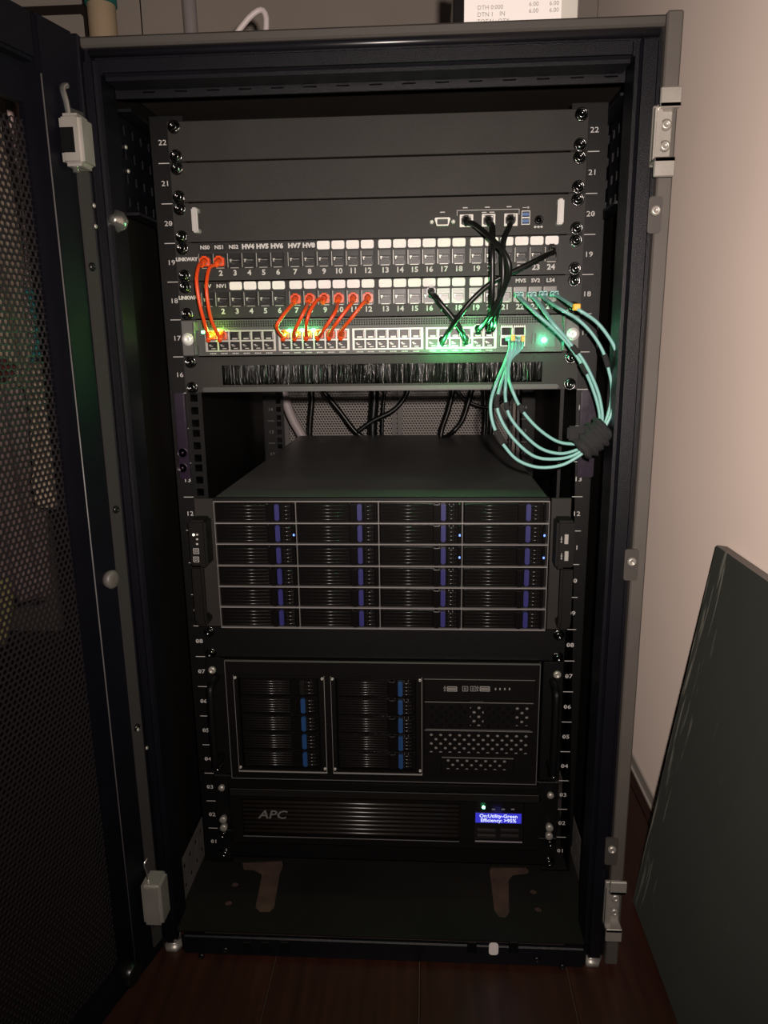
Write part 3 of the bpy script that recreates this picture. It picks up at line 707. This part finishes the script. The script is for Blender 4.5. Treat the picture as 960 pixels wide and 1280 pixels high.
# right-hand bays
obj('control_strip', MB().bbox(.0560, .2030, FY2-.003, FY2, Z0+.2580, Z0+.2900, .001, 1), bezelblack, s2)
obj('strip_edge', MB().box(.0560, .2020, FY2-.0036, FY2-.0026, Z0+.2893, Z0+.2899), mat('dull_metal_edge', (.16, .15, .145)), s2)
y = FY2-.0034
mb = MB()
for u in (581.5, 591.5):
    p = W(u, 861, y); mb.join(ring(p.x-.0038, p.x+.0038, p.z-.0036, p.z+.0036, .0006, y, y+.0006)); mb.join(ring(p.x-.0016, p.x+.0016, p.z-.0014, p.z+.0014, .0005, y, y+.0006))
for u in (556, 597):
    p = W(u, 860.5, y); mb.box(p.x-.0004, p.x+.0004, y, y+.0006, p.z-.0035, p.z+.0035).box(p.x-.0018, p.x+.0018, y, y+.0006, p.z+.0004, p.z+.0010).box(p.x-.0010, p.x+.0010, y, y+.0006, p.z-.0040, p.z-.0025)
for u in (619.5, 625, 631, 637):
    p = W(u, 861.5, y); mb.bbox(p.x-.0010, p.x+.0010, y, y+.0006, p.z-.0016, p.z+.0016, .0003, 1)
obj('control_symbols', mb, printg, s2)
for u in (565, 606):
    p = W(u, 861, y); us = obj('usb_port', ring(p.x-.0066, p.x+.0066, p.z-.0032, p.z+.0032, .0007, y-.001, y+.003).box(p.x-.0055, p.x+.0055, y, y+.002, p.z-.0010, p.z+.0004), silver, s2)
def cover(x0, x1, z0, z1, back):
    ol = [rect(x0, x1, z0, z1)]; px_, pz_ = .0127, .0065; nz = int((z1-z0-.006)/pz_); j = 0
    zz = z0 + .0055
    while zz < z1-.004:
        xx = x0 + .009 + (px_/2 if j % 2 else 0)
        while xx < x1-.006: ol.append(circ(xx, zz, .0023, 10)); xx += px_
        zz += pz_; j += 1
    cv = obj('bay_cover', plate(ol, FY2-.002, FY2-.0005), bezelblack, s2)
    obj('cover_edge', MB().box(x0, x1, FY2-.0032, FY2-.0018, z1-.0006, z1+.0003), mat('dull_metal_edge', (.16, .15, .145)), cv)
    if back: obj('back_plate', MB().box(x0+.002, x1-.002, FY2+.004, FY2+.006, z0+.002, z1-.002), back, cv)
cover(.0570, .2010, Z0+.2165, Z0+.2565, None)
cover(.0570, .2010, Z0+.1757, Z0+.2150, greyhole)
cover(.0800, .1770, Z0+.1505, Z0+.1745, greyhole)
for bb in ((.118, .136, FY2+.003, FY2+.012, Z0+.2190, Z0+.254), (.178, .198, FY2+.005, FY2+.012, Z0+.2190, Z0+.248)): obj('bay_device', MB().box(*bb), greyhole, s2, label='grey shape glimpsed behind the upper perforated cover')
for sx in (-1, 1):
    lo_, hi_ = sorted((sx*.2413, sx*.2140))
    e_ = obj('mounting_ear', MB().bbox(lo_, hi_, -.003, -.0006, b+.001, T-.001, .001, 1), black, s2)
    hx = sx*.2270
    obj('ear_handle', MB().tube(smoothpts([(hx, -.003, b+.030), (hx, -.030, b+.032), (hx, -.036, b+.045), (hx, -.036, b+.135), (hx, -.030, b+.148), (hx, -.003, b+.150)], 4), .0048, 10), black, e_)
    inst('screw', bolt_me, (sx*.2325, -.003, T-.018), s2); inst('screw', SCREW, (sx*.2325, -.003, b+.012), s2)

# ------------------------------------------------------------------ power unit, units 2-3
b = uz(2); T = uz(4); FY3 = -.030
up_ = thing('power_supply_unit', 'black ribbed uninterruptible power supply with blue screen near rack bottom', 'power supply', (0, .25, b))
obj('body', MB().box(-.2150, .2150, .0, .48, b+.001, T-.002).bevel(.001, 1), black, up_)
obj('bezel', plate([rect(-.2120, .2120, b+.001, T-.001), rect(-.1960, .1040, b+.0118, b+.0705), rect(.1245, .1915, b+.0125, b+.0735)], FY3, 0.), bezelblack, up_)
obj('bezel_back', MB().box(-.1960, .1040, -.002, -.0005, b+.0118, b+.0705), dark, up_)
ribm = mat('satin_black_rib', (.011, .009, .0075), .3)
for k in range(9):
    z = b + .0153 + k*.0066
    obj('rib', MB().tube([(-.1958, FY3+.0065, z), (.1038, FY3+.0065, z)], .0026, 10), ribm, up_)
obj('bezel_edge', MB().box(-.1960, .1040, FY3-.0008, FY3+.0006, b+.0110, b+.0118), mat('dull_metal_edge', (.16, .15, .145)), up_)
obj('top_edge', MB().bbox(-.2120, .2120, FY3-.004, FY3, T-.014, T-.001, .004, 3), inside, up_)
mb = MB(); p = W(324, 1018, FY3); text(mb, 'APC', -.1735, p.z, FY3-.0006, .0180, 'LEFT', .25, 1.15, .0003)
obj('logo', mb, mat('grey_logo', (.10, .095, .09), .4), up_)
mod = obj('display_module', MB().bbox(.1250, .1910, FY3+.001, -.004, b+.0130, b+.0730, .0015, 2), glossblack, up_)
a, d = W(594.5, 1016.5, FY3), W(651.5, 1029.5, FY3)
obj('screen', MB().box(a.x, d.x, FY3-.0002, FY3+.0012, d.z, a.z), lcd, mod, label='lit blue display')
mb = MB(); xm = (a.x+d.x)/2; h = a.z-d.z
text(mb, 'On:Utility-Green', xm, d.z+h*.74, FY3-.0004, .0073, sx=1.02, bold=.0001); text(mb, 'Efficiency: >95%', xm, d.z+h*.27, FY3-.0004, .0073, sx=1.02, bold=.0001)
obj('screen_text', mb, lcdtext, mod)
p = W(604.5, 1009.5, FY3); obj('status_lamp', MB().lathe((p.x, FY3+.001, p.z), [(.0022, 0), (.0020, -.0012), (.0008, -.0016)]), greenled, mod, label='green online lamp')
light('lamp_glow', p + Vector((0, -.006, 0)), (.1, 1, .4), .0012, up_)
light('screen_glow', ((a.x+d.x)/2, FY3-.012, (a.z+d.z)/2), (.15, .15, 1), .0035, up_, .008)
mb = MB()
for u in (617, 629, 641): q = W(u, 1012, FY3); mb.box(q.x-.0022, q.x+.0022, FY3+.0003, FY3+.0012, q.z-.0007, q.z+.0007)
obj('indicator', mb, printg, mod)
for u in (608, 637):
    for v in (1038, 1045): q = W(u, v, FY3); obj('button', MB().bbox(q.x-.0125, q.x+.0125, FY3-.0010, FY3+.0012, q.z-.0022, q.z+.0022, .0008, 2), ribm, mod)
obj('module_edge', MB().box(.1260, .1900, FY3-.0006, FY3+.0012, b+.0118, b+.0128), edgeline, mod)
for sx in (-1, 1):
    lo_, hi_ = sorted((sx*.2413, sx*.2125))
    obj('mounting_ear', MB().bbox(lo_, hi_, -.003, -.0006, b+.001, T-.001, .001, 1), black, up_)
    for z in (b+.008, b+.021): obj('thumb_screw', MB().lathe((sx*.2300, -.003, z), [(.0052, 0), (.0052, -.008), (.0045, -.009), (.0010, -.009)], 'y', 14), zinc, up_)
    obj('thumb_screw', MB().lathe((sx*.2300, -.003, b+.070), [(.0046, 0), (.0046, -.006), (.0010, -.007)], 'y', 14), zinc, up_)

# ------------------------------------------------------------------ cables
def cable(name, label, pts, r, m, plugs, group=None, cat='cable', ends=(True, True)):
    """pts: (u, v, y). plugs: (mesh, index) parts set at the ends"""
    P = [W(*p) if not isinstance(p, Vector) else p for p in pts]
    t = thing(name, label, cat, P[0], group)
    obj('cord', MB().tube(smoothpts(P, 7), r, 8), m, t)
    for me, i, dz in plugs:
        e = P[0] if i == 0 else P[-1]
        inst('plug', me, (e.x, e.y, e.z+dz), t)
    return t
def plugmesh(m, w=.0110, h=.0085, boot=.012):
    mb = MB().bbox(-w/2, w/2, -.004, .008, -h/2, h/2, .001, 2)
    mb.tube([(0, -.003, 0), (0, -.008, -.001), (0, -boot, -.003), (0, -boot-.003, -.0055)], [.0046, .0040, .0032, .0026], 10)
    mb.bbox(-.003, .003, -.005, .004, h/2-.0005, h/2+.0018, .0005, 1)
    return mb.done('plug', m)
PO = plugmesh(orangeplug, .0120, .0098); PB = plugmesh(plasticblack); 
SWP = plugmesh(orangeplug, .0108, .0088)
def ocable(idx, n, i, sp, mids, label):
    x, z = px(i), uz(n)+.0215
    e = Vector((port_x(*sp), -.020, RZ17[0]-.004)); s = Vector((x, -.016, z-.004))
    P = [s] + [W(*m) for m in mids] + [e]
    t = thing('orange_patch_cable', label, 'cable', s, 'orange patch cables')
    obj('cord', MB().tube(smoothpts(P, 7), .0022, 8), orange, t)
    inst('plug', PO, (x, -.006, z), t); inst('plug', SWP, (port_x(*sp), -.0095, RZ17[0]), t)
RZ17 = RZ
g = -.045
ocable(0, 19, 0, (0, 0), [(249, 331, -.03), (245.6, 350, g), (249.5, 379, g), (256, 405, -.035)], 'orange cable from socket 1 of the upper patch panel, leftmost of all')
ocable(1, 19, 1, (0, 1), [(262, 335, -.03), (258, 356, g), (260, 379, g), (265, 402, -.035)], 'orange cable from socket 2 of the upper patch panel, second from left')
words = ['seven', 'eight', 'nine', 'ten', 'eleven', 'twelve']
MID = [[(363, 383, -.03), (352, 397, g), (346, 409, -.045)], [(381, 388, g), (372.5, 405, g), (367.5, 416, -.035)], [(398, 374, -.03), (388, 388, g), (383, 405, g)],
       [(420, 388, -.04), (413, 400, g), (404, 413, -.04)], [(438, 381, -.04), (422, 402, g), (414, 414, -.035)], [(455, 378, -.04), (440, 397, g), (428, 412, -.035)]]
for k in range(6):
    ocable(2+k, 18, 6+k, (1, k), MID[k], 'orange cable from socket %s of the lower patch panel down to the switch' % words[k])
def bcable(label, pts, r=.0031, p0=True, p1=True):
    P = [W(*p) for p in pts]
    t = thing('black_patch_cable', label, 'cable', P[0], 'black patch cables across the panels')
    obj('cord', MB().tube(smoothpts(P, 7), r, 8), cableblack, t)
    if p0: inst('plug', PB, (P[0].x, P[0].y+.011, P[0].z+.003), t)
    if p1: inst('plug', PB, (P[-1].x, P[-1].y+.011, P[-1].z+.003), t)
    return t
bcable('black cable from the appliance\'s first socket, slanting right over the upper patch panel', [(583, 278, -.016), (594, 281, -.035), (615, 299, -.06), (631, 317, -.07), (637, 337, -.07), (630, 361, -.06), (617, 388, -.05), (604, 406, -.03), (598, 414, -.018)])
bcable('black cable hanging straight down from the appliance\'s middle socket', [(611, 278, -.016), (616, 284, -.035), (615.5, 311, -.055), (615.5, 342, -.055), (615, 374, -.05), (613, 400, -.035), (611, 413, -.018)])
bcable('black cable from the appliance\'s third socket beside the blue USB ports', [(639, 277, -.016), (637, 283, -.035), (630, 300, -.05), (628.5, 320, -.055), (629, 345, -.055), (626, 370, -.05), (621, 394, -.04), (616, 412, -.018)], p1=False)
bcable('long black cable from socket 24 running diagonally down left to the switch', [(691, 314, -.014), (684, 318, -.03), (671, 325, -.045), (643, 339, -.05), (615, 353, -.05), (590, 375, -.05), (571, 399, -.045), (558, 419, -.030), (553, 428, -.018)])
bcable('short black cable from socket 16 crossing the long diagonal one to the switch', [(539, 367, -.014), (544, 370, -.03), (549, 377, -.035), (565, 396, -.035), (577, 414, -.032), (582, 427, -.018)])

# aqua fibre cords tied in a loop
LC = MB().bbox(-.0024, .0024, -.012, .004, -.0030, .0030, .0006, 1).tube([(0, -.012, 0), (0, -.022, -.002)], [.0018, .0013], 8).done('connector', aquaplug)
y1, y2, y3 = -.090, -.082, -.074
FIB = [
 ('outermost aqua fibre cord, swinging widest at the right of the loop',
  [(690, 368, -.016), (697, 370, -.035), (720, 385, y1), (745, 402, y1), (762, 423, y1), (770, 440, y1), (773, 465, y1), (771.5, 490, y1), (765, 515, y1), (756, 534, y1), (747, 547, y1), (739, 557, y1), (722, 571, y1), (700, 582, y1), (672, 584, y1), (647, 575, y1), (630, 557, y1), (620, 540, y1), (614, 520, y1), (614, 500, y1), (622, 475, y1), (632, 452, -.045), (639, 436, -.035), (640, 424, -.016)],
  [(8, .08), (28, .0)], [(769, 437, 772.5, 462), (619, 538, 629, 556)]),
 ('aqua fibre cord second from the outside at the right of the loop',
  [(676, 368, -.016), (682, 374, -.035), (700, 386, y2), (722, 399, y2), (740, 417, y2), (754, 440, y2), (761.5, 465, y2), (765, 485, y2), (763, 507, y2), (755, 532, y2), (746, 546, y2), (737, 556, y2), (715, 570, y2), (690, 574, y2), (667, 570, y2), (645, 552, y2), (629, 530, y2), (621, 507, y2), (624, 487, y2), (635, 455, -.045), (643, 436, -.035), (644, 424, -.016)],
  [], [(754.5, 442, 760, 459), (620.5, 492, 621, 510)]),
 ('aqua fibre cord third from the outside, in the inner pair of the loop',
  [(662, 369, -.016), (670, 376, -.035), (690, 403, y3), (710, 426, y3), (730, 452, y3), (745, 483, y3), (751.5, 507, y3), (752.5, 527, y3), (745, 545, y3), (736, 554, y3), (722, 562, y3), (700, 567, y3), (675, 560, y3), (652, 540, y3), (637, 520, y3), (632, 500, y3), (632, 480, y3), (636, 450, -.04), (647, 436, -.03), (648, 424, -.016)],
  [], [(714, 432, 722, 442), (631, 502, 634, 513)]),
 ('innermost aqua fibre cord of the loop, nearest the black bristles',
  [(646, 369, -.016), (651, 374, -.035), (670, 392, -.070), (699, 418, -.070), (720, 444, -.070), (735, 471, -.070), (746.5, 503, -.070), (750, 527, -.070), (744, 544, -.070), (734, 553, -.070), (715, 555, -.070), (695, 551, -.070), (672, 535, -.070), (652, 512, -.070), (640, 487, -.070), (635.5, 470, -.05), (638, 450, -.04), (651, 436, -.03), (652, 425, -.016)],
  [], [(726, 455, 733, 467), (648.5, 507, 654, 516)]),
]
for lab, pts, _, sl in FIB:
    P = [W(*p) for p in pts]; t = thing('fibre_cable', lab, 'cable', P[0], 'aqua fibre cords tied in a loop')
    SP = smoothpts(P, 8)
    obj('cord', MB().tube(SP, .0019, 8), aqua, t)
    # the second leg of the duplex cord near each end
    off = Vector((.0042, .0, -.0012))
    n = len(SP); leg = [p + off*max(0, 1-k/(n*.22)) for k, p in enumerate(SP[:int(n*.25)])]
    obj('leg', MB().tube(leg, .0013, 6), aqua, t)
    leg = [p + Vector((-.0038, -.002, .001))*max(0, 1-k/(n*.12)) for k, p in enumerate(SP[::-1][:int(n*.14)])]
    obj('leg', MB().tube(leg, .0013, 6), aqua, t)
    for e, dx in ((P[0], 0), (P[0], .0050), (P[-1], 0), (P[-1], -.0045)):
        inst('connector', LC, (e.x+dx, e.y+.010, e.z+.001), t)
    if lab[0] in 'oi':
        obj('clip', MB().bbox(P[-1].x-.0022, P[-1].x+.0022, P[-1].y-.0135, P[-1].y-.010, P[-1].z-.002, P[-1].z+.005, .0006, 1), yellow, t, label='yellow connector clip')
    yy = pts[6][2]
    for ua, va, ub, vb in sl:
        # sleeve follows the cord between the two given places
        A, B = W(ua, va, yy), W(ub, vb, yy)
        ia = min(range(n), key=lambda k: (SP[k]-A).length); ib = min(range(n), key=lambda k: (SP[k]-B).length)
        ia, ib = sorted((ia, ib)); seg = SP[ia:ib+1]
        if len(seg) < 2: seg = [A, B]
        obj('sleeve', MB().tube(seg, .0031, 10), velcro, t, label='black heat-shrink sleeve')
cl = [W(720.5, 384, -.0895), W(643, 428, -.040)]
mb = MB().bbox(cl[0].x-.004, cl[0].x+.004, cl[0].y-.004, cl[0].y+.003, cl[0].z-.0035, cl[0].z+.0035, .001, 1)
yc = tag(obj('fibre_clip', mb, yellow), 'small yellow clip on the outermost aqua fibre cord', 'cable clip')
# hook-and-loop tie
P0 = W(741, 548, -.084); t = thing('cable_tie', 'black hook-and-loop cable tie binding the aqua fibre loop', 'cable tie', P0)
mb = MB(); ax = (W(757, 533, -.084) - W(731, 556, -.084)).normalized()
N = 14; prof = []
for k in range(N+1):
    s = -.019 + .038*k/N; prof.append((P0 + ax*s, .0155 + .0022*math.sin(k*2.1) + (.002 if k in (4, 5, 9) else 0)))
mb.tube([p for p, r in prof], [r*(.75 if i in (0, N) else 1) for i, (p, r) in enumerate(prof)], 18)
for v_ in mb.bm.verts: v_.co += Vector((random.gauss(0, .0006), random.gauss(0, .0006), random.gauss(0, .0006)))
obj('band', mb, velcro, t)
q = W(722, 541, -.084)
obj('tail', MB().bbox(q.x-.012, q.x+.013, -.090, -.084, q.z-.008, q.z+.008, .002, 2), velcro, t)

# ------------------------------------------------------------------ behind the server: hose and cords
def cord(name, label, pts, r, m, group=None):
    P = smoothpts([W(*p) for p in pts], 7); o = obj(name, MB().tube(P, r, 10), m); tag(o, label, 'hose' if name == 'hose' else 'cable', group); return o
cord('hose', 'pale pinkish hose hanging behind the storage server at the left', [(352, 470, .70), (357, 500, .70), (366, 524, .70), (378, 546, .70), (392, 580, .70), (405, 640, .70)], .0105, pinkpipe)
BC = 'black cords hanging behind the storage server'
cord('power_cable', 'black cord with a thick plug hanging beside the pale hose', [(388, 470, .69), (390, 500, .69), (388, 525, .69), (387, 546, .69), (386, 585, .69)], .0062, cableblack, BC)
cord('power_cable', 'black cord slanting down right behind the server, left of centre', [(403, 488, .68), (424, 513, .68), (443, 538, .68), (456, 548, .68), (470, 560, .68)], .0052, cableblack, BC)
cord('power_cable', 'black cord curving up right behind the server toward the bristles', [(446, 540, .66), (466, 526, .66), (490, 514, .66), (504, 500, .66), (511, 484, .66), (514, 465, .66)], .0050, cableblack, BC)
cord('power_cable', 'thickest black cord hanging straight down behind server centre', [(468, 468, .70), (468, 500, .70), (466, 530, .70), (466, 556, .70), (466, 590, .70)], .0105, cableblack, BC)
cord('power_cable', 'thin black cord beside the thick central one behind the server', [(484, 470, .67), (480, 500, .67), (478, 530, .67), (478, 560, .67), (478, 590, .67)], .0036, cableblack, BC)
cord('power_cable', 'black cord curling down from the bristles to the server top, right of centre', [(568, 466, .60), (566, 490, .60), (560, 515, .60), (553, 535, .60), (552, 548, .60), (566, 540, .62), (578, 525, .62), (585, 505, .62), (592, 480, .62)], .0052, cableblack, BC)
cord('power_cable', 'thin black cord sagging behind the server to the right rear rail', [(565, 478, .68), (578, 496, .68), (592, 505, .68), (612, 509, .68), (630, 500, .68)], .0032, cableblack, BC)
for k, (ua, ub) in enumerate(((604, 606), (612, 614))):
    cord('power_cable', ('black cord hanging upright near the right rear rail' if k == 0 else 'black cord hanging just left of the right rear rail'), [(ua, 470, .69), (ub, 500, .69), (ub, 530, .69), (ua, 560, .69), (ua, 590, .69)], .0052, cableblack, BC)

# ------------------------------------------------------------------ on top of and behind the rack
TOP = Z0 + 1.029
pa, pb = W(566, 19, -.075), W(700, 12, -.075)
bx = thing('printed_box', 'white carton with grey print and a black band, lying on the rack roof', 'box', (0, -.04, TOP))
x0 = pa.x; x1 = pb.x
obj('carton', MB().bbox(x0+.010, x1, -.085, .005, TOP, TOP+.045, .0015, 2), white, bx)
obj('band', MB().bbox(x0, x0+.011, -.0862, .006, TOP, TOP+.046, .001, 1), plasticblack, bx, label='black end band')
obj('flap', MB().bbox(x1, x1+.018, -.075, .0, TOP, TOP+.040, .001, 1), mat('grey_film', (.42, .40, .36), .4), bx, label='greyish film end')
mb = MB()
for k, s in enumerate(('DTH 0:000', 'DTN 1', 'TOTAL: QTY')): text(mb, s, x0+.024, TOP+.0200-.0062*k, -.0852, .0056, 'LEFT')
text(mb, 'IN', x0+.046, TOP+.0140, -.0852, .0056, 'LEFT')
for xx in (.075, .095):
    for k in range(2): text(mb, '6.00', x0+xx, TOP+.0215-.006*k, -.0852, .0056, 'LEFT')
obj('printing', mb, mat('grey_ink', (.22, .2, .19), .7), bx)
def post(name, u0, u1, v, y, r, m, label, cat, cap=None, top=1.75, lean=0):
    a = W((u0+u1)/2, v, y); t = thing(name, label, cat, (a.x, y, 0))
    obj('tube', MB().tube([(a.x, y, 0), (a.x+lean*.5, y, a.z), (a.x+lean, y, top)], r, 20), m, t)
    if cap: obj('sleeve', MB().tube([(a.x+lean*.5, y, cap), (a.x+lean, y, top+.01)], r*1.12, 20), teal, t, label='teal sleeve on the upper end')
    return t
post('card_tube', 115, 142, 30, .90, .031, tan, 'tan round tube with a teal upper end standing behind the rack', 'tube', W(130, 7, .90).z)
post('pale_pipe', 236, 256, 25, .95, .016, pipewhite, 'pale slender pipe standing upright behind the rack against the panelled wall', 'pipe', None, 2.3, -.03)
tag(obj('white_cable', MB().tube(smoothpts([Vector((-.270, .10, TOP+.004)), Vector((-.235, .10, TOP+.010))] + [W(310, 23.5, .1), W(333, 24, .1)] + [Vector((-.155, .10, TOP+.012)), Vector((-.145, .10, TOP+.004))], 6), .0038, 10), pipewhite), 'pale grey cable arching over the rear of the rack roof', 'cable')

# ------------------------------------------------------------------ leaning board
def board():
    xb, xt = .369, WX-.0035; zt = W(895, 683, x=xt-.0126).z
    t = .014
    mb = MB()
    yl_b, yl_t = W(797, 1128, z=0.0).y, W(895, 683, x=xt-.0126).y
    A = [(xb, yl_b, 0.001), (xb, -1.25, .001), (xt, -1.25, zt), (xt, yl_t, zt)]
    nrm = Vector((-(zt), 0, (xt-xb))).normalized()     # faces the viewer and upward
    fr = [mb.bm.verts.new(Vector(p)) for p in A]; bk = [mb.bm.verts.new(Vector(p) - nrm*t) for p in A]
    sh = Vector((-t*.9, 0, 0))
    for v_ in fr + bk: v_.co += sh
    mb.bm.faces.new(fr); mb.bm.faces.new(bk[::-1])
    for k in range(4): mb.bm.faces.new((fr[k], fr[(k+1) % 4], bk[(k+1) % 4], bk[k]))
    mb.bevel(.001, 1)
    dz = -min(v_.co.z for v_ in mb.bm.verts); mb.move(Matrix.Translation((0, 0, dz)))
    o = obj('leaning_board', mb, boardm); tag(o, 'large dark green-black scuffed board leaning on the beige wall', 'board')
    q = [Vector(A[3]) + sh + Vector((0, 0, dz)), Vector(A[2]) + sh + Vector((0, 0, dz))]
    mb = MB(); d = Vector((xt-xb, 0, zt)).normalized()*.0012; e = -nrm*(t-.001)
    a0, a1 = q[0] - nrm*.0008 + Vector((0, -.001, 0)), q[1] - nrm*.0008
    top = [a0, a1, a1+e, a0+e]
    vs = [mb.bm.verts.new(p) for p in top] + [mb.bm.verts.new(p+d) for p in top]
    for f in ((3, 2, 1, 0), (4, 5, 6, 7), (0, 1, 5, 4), (1, 2, 6, 5), (2, 3, 7, 6), (3, 0, 4, 7)): mb.bm.faces.new([vs[k] for k in f])
    obj('edge_band', mb, mat('pale_board_edge', (.24, .205, .18), .7), o, label='pale top edge')
    return o
board()

# ------------------------------------------------------------------ clothes hanging behind the mesh door
def drape(name, label, u0, u1, v0, v1, y, m, folds, amp=.012, hem=.01):
    vm = (v0+v1)/2; xl, xr = W(u0, vm, y).x, W(u1, vm, y).x; zt, zb = W(30, v0, y).z, W(30, v1, y).z
    nx, nz = folds*8, 14; vs, fs = [], []
    for j in range(nz+1):
        for i in range(nx+1):
            s, q = i/nx, j/nz
            vs.append((xl + (xr-xl)*s + .008*math.sin(3*q+i*.3), y + amp*(.4+.6*q)*math.sin(2*PI*folds*s + .6*math.sin(4*q)) , zt + (zb-zt)*q + hem*math.sin(2.2*s*PI)*q))
    for j in range(nz):
        for i in range(nx):
            k = j*(nx+1)+i; fs.append((k, k+1, k+nx+2, k+nx+1))
    me = bpy.data.meshes.new(name); me.from_pydata(vs, [], fs); mb = MB().mesh(me); bpy.data.meshes.remove(me)
    for f in mb.bm.faces: f.smooth = True
    bmesh.ops.solidify(mb.bm, geom=mb.bm.faces[:], thickness=.002)
    return tag(obj(name, mb, m), label, 'cloth', 'clothes hanging behind the open door')
drape('hanging_cloth', 'beige cloth hanging behind the open mesh door, upper part', -160, 16, 90, 480, .10, cloth1, 5)
drape('hanging_cloth', 'narrow pale cloth strip beside the beige one behind the mesh door', 21, 34, 90, 450, .06, cloth3, 1, .006)
drape('hanging_cloth', 'teal cloth hanging behind the mesh door', 34, 84, 362, 452, .05, cloth2, 2, .008)
drape('hanging_cloth', 'light cloth hanging beneath the teal one behind the mesh door', 33, 90, 452, 640, .08, cloth1, 3, .01)
drape('hanging_cloth', 'dusty pink cloth reaching lowest behind the mesh door', -60, 58, 470, 742, .19, cloth3, 6)
drape('hanging_cloth', 'dark red cloth edge at the frame margin behind the mesh door', -30, 17, 448, 466, .04, cloth4, 2, .005)
drape('hanging_cloth', 'olive yellow cloth hanging lowest at far left behind the mesh door', -70, 11, 720, 800, .10, cloth5, 3)
